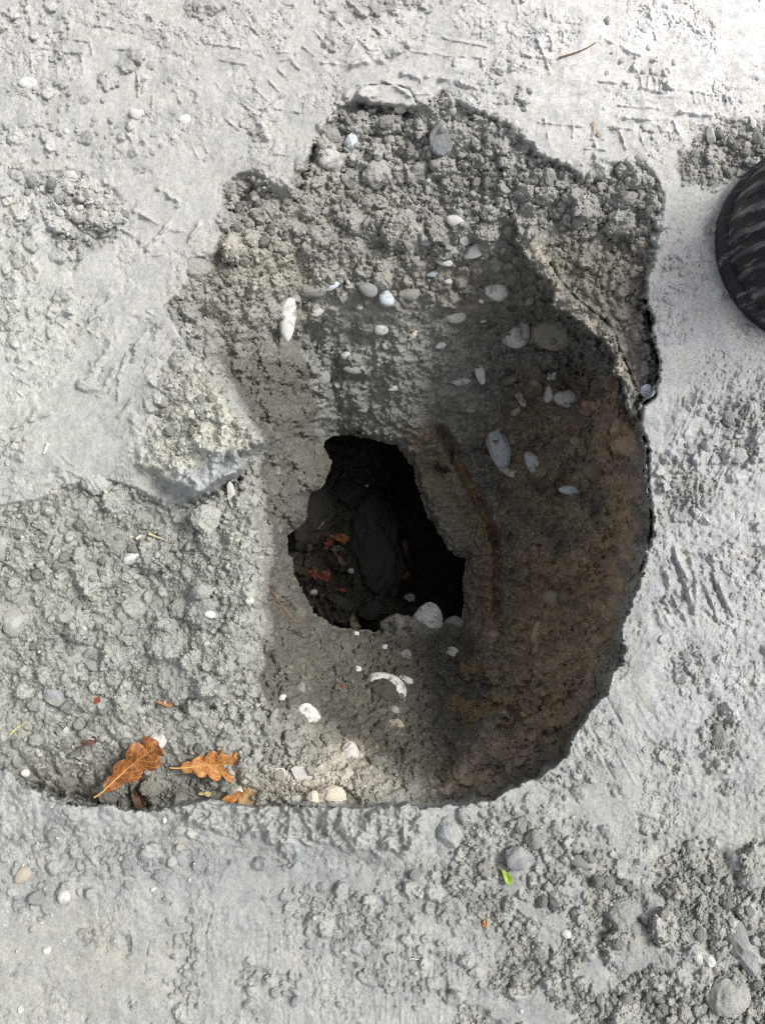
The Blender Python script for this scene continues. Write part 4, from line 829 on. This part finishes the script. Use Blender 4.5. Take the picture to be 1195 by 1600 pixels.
def leaf(x, y, L_, W_, ang, mat, label, lobes=4, curl=.2, fold=.15, lift=3.0, t0=0, t1=1, depth=None, stem=True, tilt=(0,0), name='oak_leaf', cat='leaf', group=None, seed=0, plain=False):
    """x,y = middle of the leaf in the photo, L_,W_ in pixels, ang = direction from stem to tip"""
    r = np.random.default_rng(500+seed+int(x)); nu, nv = 110, 25
    t = np.linspace(t0, t1, nu)
    env = (.16+.9*t**.9)*np.sqrt(np.clip(1-t**6, 0, 1))*np.clip(t/.05, .1, 1)
    def side(ph, amp):
        if plain: return env*(1+.04*np.sin(t*40+ph))
        s = (t*(lobes+.35)+ph) % 1.0
        lob = np.sin(np.pi*s**.9)**.6
        return env*((1-amp)+amp*lob)*(1+.03*np.sin(t*33+ph*9))
    wl, wr = side(.05+r.uniform(-.06, .06), .50), side(.28+r.uniform(-.06, .06), .50)
    k = .0005; U, Vv = np.meshgrid(t-(t0+t1)/2, np.linspace(-1, 1, nv), indexing='ij'); Tt = U+(t0+t1)/2
    hw = np.where(Vv < 0, wl[:, None], wr[:, None])*W_/2; yy = Vv*hw; xx = U*L_/(t1-t0)
    # lobes sweep towards the tip
    xx = xx+np.abs(Vv)**1.4*hw*.16*(1 if not plain else 0)
    ph = (Tt*(lobes+.35)) % 1
    zz = np.abs(yy)*fold+curl*L_*.5*(Tt-.5)**2*2+W_*.035*np.sin(Tt*2*np.pi*(lobes+.3)+np.where(Vv < 0, 0, 1.5))*np.abs(Vv)+W_*.05*np.sin(Tt*7+Vv*2.5+seed)
    zz = zz-zz.min()*.6
    P3 = np.stack([xx, yy, zz], -1).reshape(-1, 3)*k
    ii_ = np.arange(nu*nv).reshape(nu, nv); Q = np.stack([ii_[:-1, :-1], ii_[1:, :-1], ii_[1:, 1:], ii_[:-1, 1:]], -1).reshape(-1, 4)
    dd = depth_at(x, y, 5) if depth is None else depth
    root = bpy.data.objects.new(name, None); COL.objects.link(root); root.empty_display_size = .01
    root.location = Vector(world(x, y, dd-lift*k)); root.scale = (1+dd/DIST,)*3; root.rotation_euler = (Matrix.Rotation(math.radians(ang), 3, 'Z') @ Euler((math.radians(tilt[0]), math.radians(tilt[1]), 0)).to_matrix()).to_euler()
    root['label'] = label; root['category'] = cat
    if group: root['group'] = group
    me = mesh_np('blade', P3, Q); a = me.attributes.new('leafuv', 'FLOAT_VECTOR', 'POINT'); a.data.foreach_set('vector', np.stack([Tt, Vv, Vv*0], -1).reshape(-1, 3).astype(np.float32).ravel())
    b = link('blade', me, root, LM[mat]); so_ = b.modifiers.new('thickness', 'SOLIDIFY'); so_.thickness = .00022
    if stem:
        c = nv//2; pts = [P3[ii_[i, c]]+np.array([0, 0, .00012]) for i in range(0, nu-6, 6)]
        ext = 0.13*L_*k; p0 = pts[0]; pts = [p0+np.array([-ext, ext*.15, .0006]), p0+np.array([-ext*.5, ext*.04, .0003])]+pts
        vv, qq = [], []
        for i, p in enumerate(pts):
            rr = (.00052*(1-i/len(pts))+.00016)*min(1.4, L_/90)
            for j in range(6): an = j/6*2*math.pi; vv.append(p+np.array([0, math.cos(an)*rr, math.sin(an)*rr]))
            if i:
                for j in range(6): qq.append([(i-1)*6+j, (i-1)*6+(j+1) % 6, i*6+(j+1) % 6, i*6+j])
        link('midrib', mesh_np('midrib', np.array(vv), np.array(qq)), root, M_rib)
    return root
M_rib, _n, _b = newmat('leaf_rib', .6, .3); _nn = N(_n, 'ShaderNodeTexNoise', Scale=500.0); _r = N(_n, 'ShaderNodeValToRGB'); _r.color_ramp.elements[0].color = (.5,.24,.07,1); _r.color_ramp.elements[1].color = (.75,.48,.2,1); _n.links.new(_nn.outputs[0], _r.inputs[0]); _n.links.new(_r.outputs[0], _b.inputs['Base Color'])
leaf(328,1196,90,64,4,'l','flat orange oak leaf with pale midrib pointing right',lobes=4,curl=.10,fold=.12,lift=17,seed=1)
leaf(207,1195,108,70,40,'o','curled deep orange oak leaf leaning against a white pebble',lobes=3,curl=.3,fold=.42,lift=20,seed=2,tilt=(14,-6))
leaf(391,1247,44,46,72,'t','tan oak leaf tip poking from behind the near lip',lobes=2,curl=.2,fold=.1,lift=6,seed=3,t0=.35,t1=1,stem=False)
leaf(363,1247,34,20,20,'q','rust coloured leaf scrap half under the near lip',lobes=2,curl=.2,fold=.2,lift=5,seed=4,t0=.3,t1=1,stem=False)
leaf(327,1241,32,13,-5,'y','cream coloured torn leaf scrap below the flat orange leaf',lobes=3,curl=.2,fold=.2,lift=4,seed=5,stem=False)
leaf(213,1238,52,20,-62,'p','dark brown curled leaf below the curled orange leaf',lobes=2,curl=.5,fold=.6,lift=8,seed=6,plain=True)
leaf(222,1213,40,14,20,'p','brown shrivelled leaf strip under the curled orange leaf',lobes=2,curl=.4,fold=.5,lift=5,seed=16,plain=True)
leaf(791,1369,24,15,-55,'g','small bright green leaf on the ground at lower right',lobes=1,curl=.2,fold=.25,lift=4,seed=7,plain=True,name='green_leaf')
leaf(258,1099,24,9,-10,'q','small orange leaf scrap under the rounded soil shoulder',lobes=2,curl=.2,fold=.2,lift=3,seed=8,stem=False,plain=True,name='leaf_scrap')
leaf(148,1095,18,14,10,'r','dark red leaf scrap in the rough soil on the left',lobes=2,curl=.2,fold=.2,lift=3,seed=9,stem=False,name='leaf_scrap')
leaf(135,1161,34,18,20,'p','dark purple brown leaf left above the curled orange leaf',lobes=2,curl=.2,fold=.2,lift=3,seed=10,stem=False,name='leaf_scrap')
leaf(757,1443,6,20,0,'q','thin rust coloured scrap below the green leaf',lobes=1,curl=.1,fold=.2,lift=3,seed=11,stem=False,plain=True,name='leaf_scrap')
leaf(532,1075,10,8,30,'r','tiny dark red scrap on the near slope',lobes=1,lift=3,seed=12,stem=False,plain=True,name='leaf_scrap')
LG = 'leaves down in the dark cavity'
def cl(x, y, L_, W_, a, m, lab, s, **k): leaf(x, y, L_, W_, a, m, lab, depth=cav_depth(x, y)-.030, seed=s, group=LG, lift=8, stem=False, **k)
cl(530,840,30,20,-10,'D','orange leaf uppermost in the left of the cavity',21,lobes=3)
cl(506,900,22,26,10,'E','bright red leaf in the left of the cavity',22,lobes=2)
cl(491,898,18,18,120,'E','dull red leaf left of the bright red one in the cavity',23,lobes=2)
cl(530,872,30,12,-50,'p','brown shrivelled leaf between orange and red leaves in the cavity',24,lobes=2)
cl(512,852,18,18,60,'E','dark reddish leaf under the orange leaf in the cavity',25,lobes=2)
cl(622,897,34,20,-5,'D','dim orange brown leaf right of the largest boulder',26,lobes=3)
cl(617,870,30,12,60,'p','narrow brown leaf standing above the dim orange one',27,lobes=2,plain=True)
cl(633,858,30,12,100,'p','dark narrow leaf right of the standing brown leaf',28,lobes=2,plain=True)
cl(532,921,20,8,-10,'E','red brown scrap below the red leaves in the cavity',29,plain=True)
# ------------------------------------------------------------------ twigs and straws
def twig(pts, rad, colr, label, name, cat, lift=2.0):
    m, nt_, b = newmat(name+'_bark', .8, .2); nn = N(nt_, 'ShaderNodeTexNoise', Scale=600.0); rr = N(nt_, 'ShaderNodeValToRGB'); rr.color_ramp.elements[0].color = (*[c*.7 for c in colr], 1); rr.color_ramp.elements[1].color = (*[c*1.2 for c in colr], 1)
    nt_.links.new(nn.outputs[0], rr.inputs[0]); nt_.links.new(rr.outputs[0], b.inputs['Base Color'])
    P_ = []; 
    for (x0, y0), (x1, y1) in zip(pts[:-1], pts[1:]):
        for t in np.linspace(0, 1, 6)[:-1]: P_.append((x0+(x1-x0)*t, y0+(y1-y0)*t))
    P_.append(pts[-1]); ds = [depth_at(x, y, 2) for x, y in P_]; ds = np.convolve(np.pad(ds, 2, mode='edge'), np.ones(5)/5, 'valid'); ds = np.minimum(ds, ds.mean()+.003)
    c = [world(x, y, dd-lift*.0005) for (x, y), dd in zip(P_, ds)]; org = c[0]; vv, qq = [], []
    for i, p in enumerate(c):
        tdir = Vector(c[min(i+1, len(c)-1)]-c[max(i-1, 0)]).normalized(); s1 = tdir.cross(Vector((0, 0, 1))).normalized(); s2 = s1.cross(tdir); r = rad*.0005*(1-.5*i/len(c))*(1+.15*math.sin(i*2.1))
        for j in range(8): an = j/8*2*math.pi; vv.append(p-org+np.array(s1*math.cos(an)*r+s2*math.sin(an)*r))
        if i:
            for j in range(8): qq.append([(i-1)*8+j, (i-1)*8+(j+1) % 8, i*8+(j+1) % 8, i*8+j])
    o = link(name, mesh_np(name, np.array(vv), np.array(qq)), mat=m, label=label, category=cat); o.location = Vector(org)
twig([(873,90),(890,85),(905,80),(918,74),(931,66)], 1.5, (.22,.13,.08), 'thin brown twig lying on the bright far ground', 'twig', 'twig', 3)
twig([(420,918),(436,940),(450,958),(464,972)], 1.3, (.33,.16,.08), 'reddish twig lying down the slope left of the dark opening', 'twig', 'twig', 4)
twig([(926,190),(927,212)], 1.2, (.4,.28,.12), 'short tan stalk beside the smooth tongue of ground', 'stalk', 'stalk', 3)
twig([(16,1148),(26,1138),(36,1131)], 1.7, (.55,.55,.22), 'yellow green straw near the left edge', 'straw', 'straw', 4)
twig([(233,834),(245,839),(256,843)], 2.0, (.75,.66,.45), 'cream straw above the shiny white ended stone', 'straw', 'straw', 5)
twig([(214,842),(221,836)], 2.4, (.75,.7,.55), 'stubby cream straw bit left of the longer cream straw', 'straw', 'straw', 5)
twig([(640,1498),(655,1499)], .9, (.75,.72,.6), 'pale thin straw on the lower ground', 'straw', 'straw', 3)
twig([(76,692),(72,702),(69,709)], 3.0, (.8,.79,.74), 'white sliver on the smooth ground at left', 'sliver', 'sliver', 3)
twig([(498,826),(506,815)], .8, (.3,.22,.15), 'hair thin stalk by the left rim of the opening', 'stalk', 'stalk', 2)
# ------------------------------------------------------------------ boot: toe enters at the right edge
def boot():
    root = bpy.data.objects.new('boot', None); COL.objects.link(root)
    o0 = world(1122, 428, 0.001); root.location = Vector(o0); root.rotation_euler = (0, 0, math.radians(14)); root['label'] = 'black ribbed rubber boot toe with pale dust scuffs at the right edge'; root['category'] = 'boot'
    Lb, Wb = .31, .172
    def hw(t):   # half width of the footprint along its length
        x = t*Lb; return Wb/2*np.sqrt(np.clip(1-(1-np.clip(x/.085, 0, 1))**2, 0, 1))*np.sqrt(np.clip(1-(1-np.clip((Lb-x)/.05, 0, 1))**2, 0, 1))*(1-.25*S01((t-.35)/.35)+.08*S01((t-.7)/.2))
    m, nt_, b = newmat('black_rubber', .6, .3); L = nt_.links.new
    tc = N(nt_, 'ShaderNodeTexCoord'); mp = N(nt_, 'ShaderNodeMapping'); mp.inputs['Scale'].default_value = (28, 170, 60); mp.inputs['Rotation'].default_value = (0, 0, math.radians(-14)); L(tc.outputs['Object'], mp.inputs[0])
    n1 = N(nt_, 'ShaderNodeTexNoise', Scale=1.0, Detail=5.0, Roughness=.6); L(mp.outputs[0], n1.inputs['Vector']); n2 = N(nt_, 'ShaderNodeTexNoise', Scale=700.0, Detail=3.0); L(tc.outputs['Object'], n2.inputs['Vector'])
    r = N(nt_, 'ShaderNodeMapRange'); L(n1.outputs['Fac'], r.inputs['Value']); r.inputs['From Min'].default_value = .54; r.inputs['From Max'].default_value = .70; r.inputs['To Max'].default_value = .95
    r2 = N(nt_, 'ShaderNodeMath', operation='MULTIPLY'); L(r.outputs[0], r2.inputs[0]); L(n2.outputs['Fac'], r2.inputs[1])
    mx = N(nt_, 'ShaderNodeMix', data_type='RGBA'); L(r2.outputs[0], mx.inputs['Factor']); mx.inputs[6].default_value = (.018,.017,.022,1); mx.inputs[7].default_value = (.45,.43,.42,1)
    n4 = N(nt_, 'ShaderNodeTexNoise', Scale=40.0, Detail=4.0); L(tc.outputs['Object'], n4.inputs['Vector']); m4 = N(nt_, 'ShaderNodeMix', data_type='RGBA'); f4 = N(nt_, 'ShaderNodeMapRange'); L(n4.outputs['Fac'], f4.inputs['Value']); f4.inputs['From Min'].default_value = .4; f4.inputs['From Max'].default_value = .8; f4.inputs['To Max'].default_value = .12
    L(f4.outputs[0], m4.inputs['Factor']); L(mx.outputs[2], m4.inputs[6]); m4.inputs[7].default_value = (.16,.14,.135,1); L(m4.outputs[2], b.inputs['Base Color'])
    ra = N(nt_, 'ShaderNodeAttribute', attribute_name='soil'); rm = N(nt_, 'ShaderNodeMath', operation='MULTIPLY'); L(ra.outputs['Fac'], rm.inputs[0]); L(n1.outputs['Fac'], rm.inputs[1])
    rp = N(nt_, 'ShaderNodeMapRange'); L(rm.outputs[0], rp.inputs['Value']); rp.inputs['From Min'].default_value = .22; rp.inputs['From Max'].default_value = .62; rp.inputs['To Max'].default_value = .6
    m5 = N(nt_, 'ShaderNodeMix', data_type='RGBA'); L(rp.outputs[0], m5.inputs['Factor']); L(m4.outputs[2], m5.inputs[6]); m5.inputs[7].default_value = (.26,.25,.26,1); L(m5.outputs[2], b.inputs['Base Color'])
    bp = N(nt_, 'ShaderNodeBump', Strength=.5, Distance=.001); L(n2.outputs['Fac'], bp.inputs['Height']); L(bp.outputs[0], b.inputs['Normal'])
    def loft(prof, name, ribs=False):
        """prof: list of (inset fraction, z(t)) rings from bottom to top"""
        th = np.linspace(0, 2*np.pi, 241)[:-1]; t = .5-.5*np.cos(th); sg = np.where(th < np.pi, 1, -1)
        x0 = t*Lb; y0 = sg*hw(t); rings = []
        for ins, z in prof:
            x = .11+(x0-.11)*(1-ins) if ins < 1 else x0*0+.11; y = y0*(1-ins)
            rings.append(np.stack([x, y, z(t)+0*x], -1))
        Rn = np.array(rings); n_, k_ = Rn.shape[:2]
        if ribs:
            yy = Rn[..., 1]+.22*Rn[..., 0]*0; rib = np.clip(np.sin((yy+.20*Rn[..., 0])*2*np.pi/.0165+.6*np.sin(yy*90)), -.8, 1)*.0045; fade = np.linspace(0, 1, n_)[:, None]**.3
            Rn[..., 2] += rib*fade; Rn[..., 1] *= 1+rib*fade*2
        ii_ = np.arange(n_*k_).reshape(n_, k_); Q = np.stack([ii_[:-1], np.roll(ii_[:-1], -1, 1), np.roll(ii_[1:], -1, 1), ii_[1:]], -1).reshape(-1, 4)
        rv = np.clip(rib/.0045, 0, 1) if ribs else np.zeros((n_, k_)); rv = np.repeat(rv.reshape(-1, 1), 3, 1)
        return link(name, mesh_np(name, Rn.reshape(-1, 3), Q, rv.astype(np.float32)), root, m)
    loft([(.99, lambda t: 0*t), (.02, lambda t: 0*t), (0, lambda t: 0*t+.002), (0, lambda t: 0*t+.012), (.012, lambda t: 0*t+.0145), (.06, lambda t: 0*t+.0145), (.99, lambda t: 0*t+.0145)], 'sole')
    pr = []
    for k in range(46):
        u = k/45*.98; pr.append((.05+.95*u**1.25*.93, (lambda t, u=u: .0135+(.050+.045*S01(t/.6))*np.sin(np.pi/2*u**.55))))
    loft(pr, 'toe_cap', True)
    th = np.linspace(0, 2*np.pi, 65)[:-1]; vs = []
    for k in range(40):
        z = .03+k/39*.36; rx = .058+.01*math.sin(k*.3); ry = .052+.012*k/39
        vs.append(np.stack([.225+.012*k/39+rx*np.cos(th), ry*np.sin(th), z+0*th], -1))
    ii_ = np.arange(40*64).reshape(40, 64); Q = np.stack([ii_[:-1], np.roll(ii_[:-1], -1, 1), np.roll(ii_[1:], -1, 1), ii_[1:]], -1).reshape(-1, 4)
    link('shaft', mesh_np('shaft', np.array(vs).reshape(-1, 3), Q), root, m)
boot()
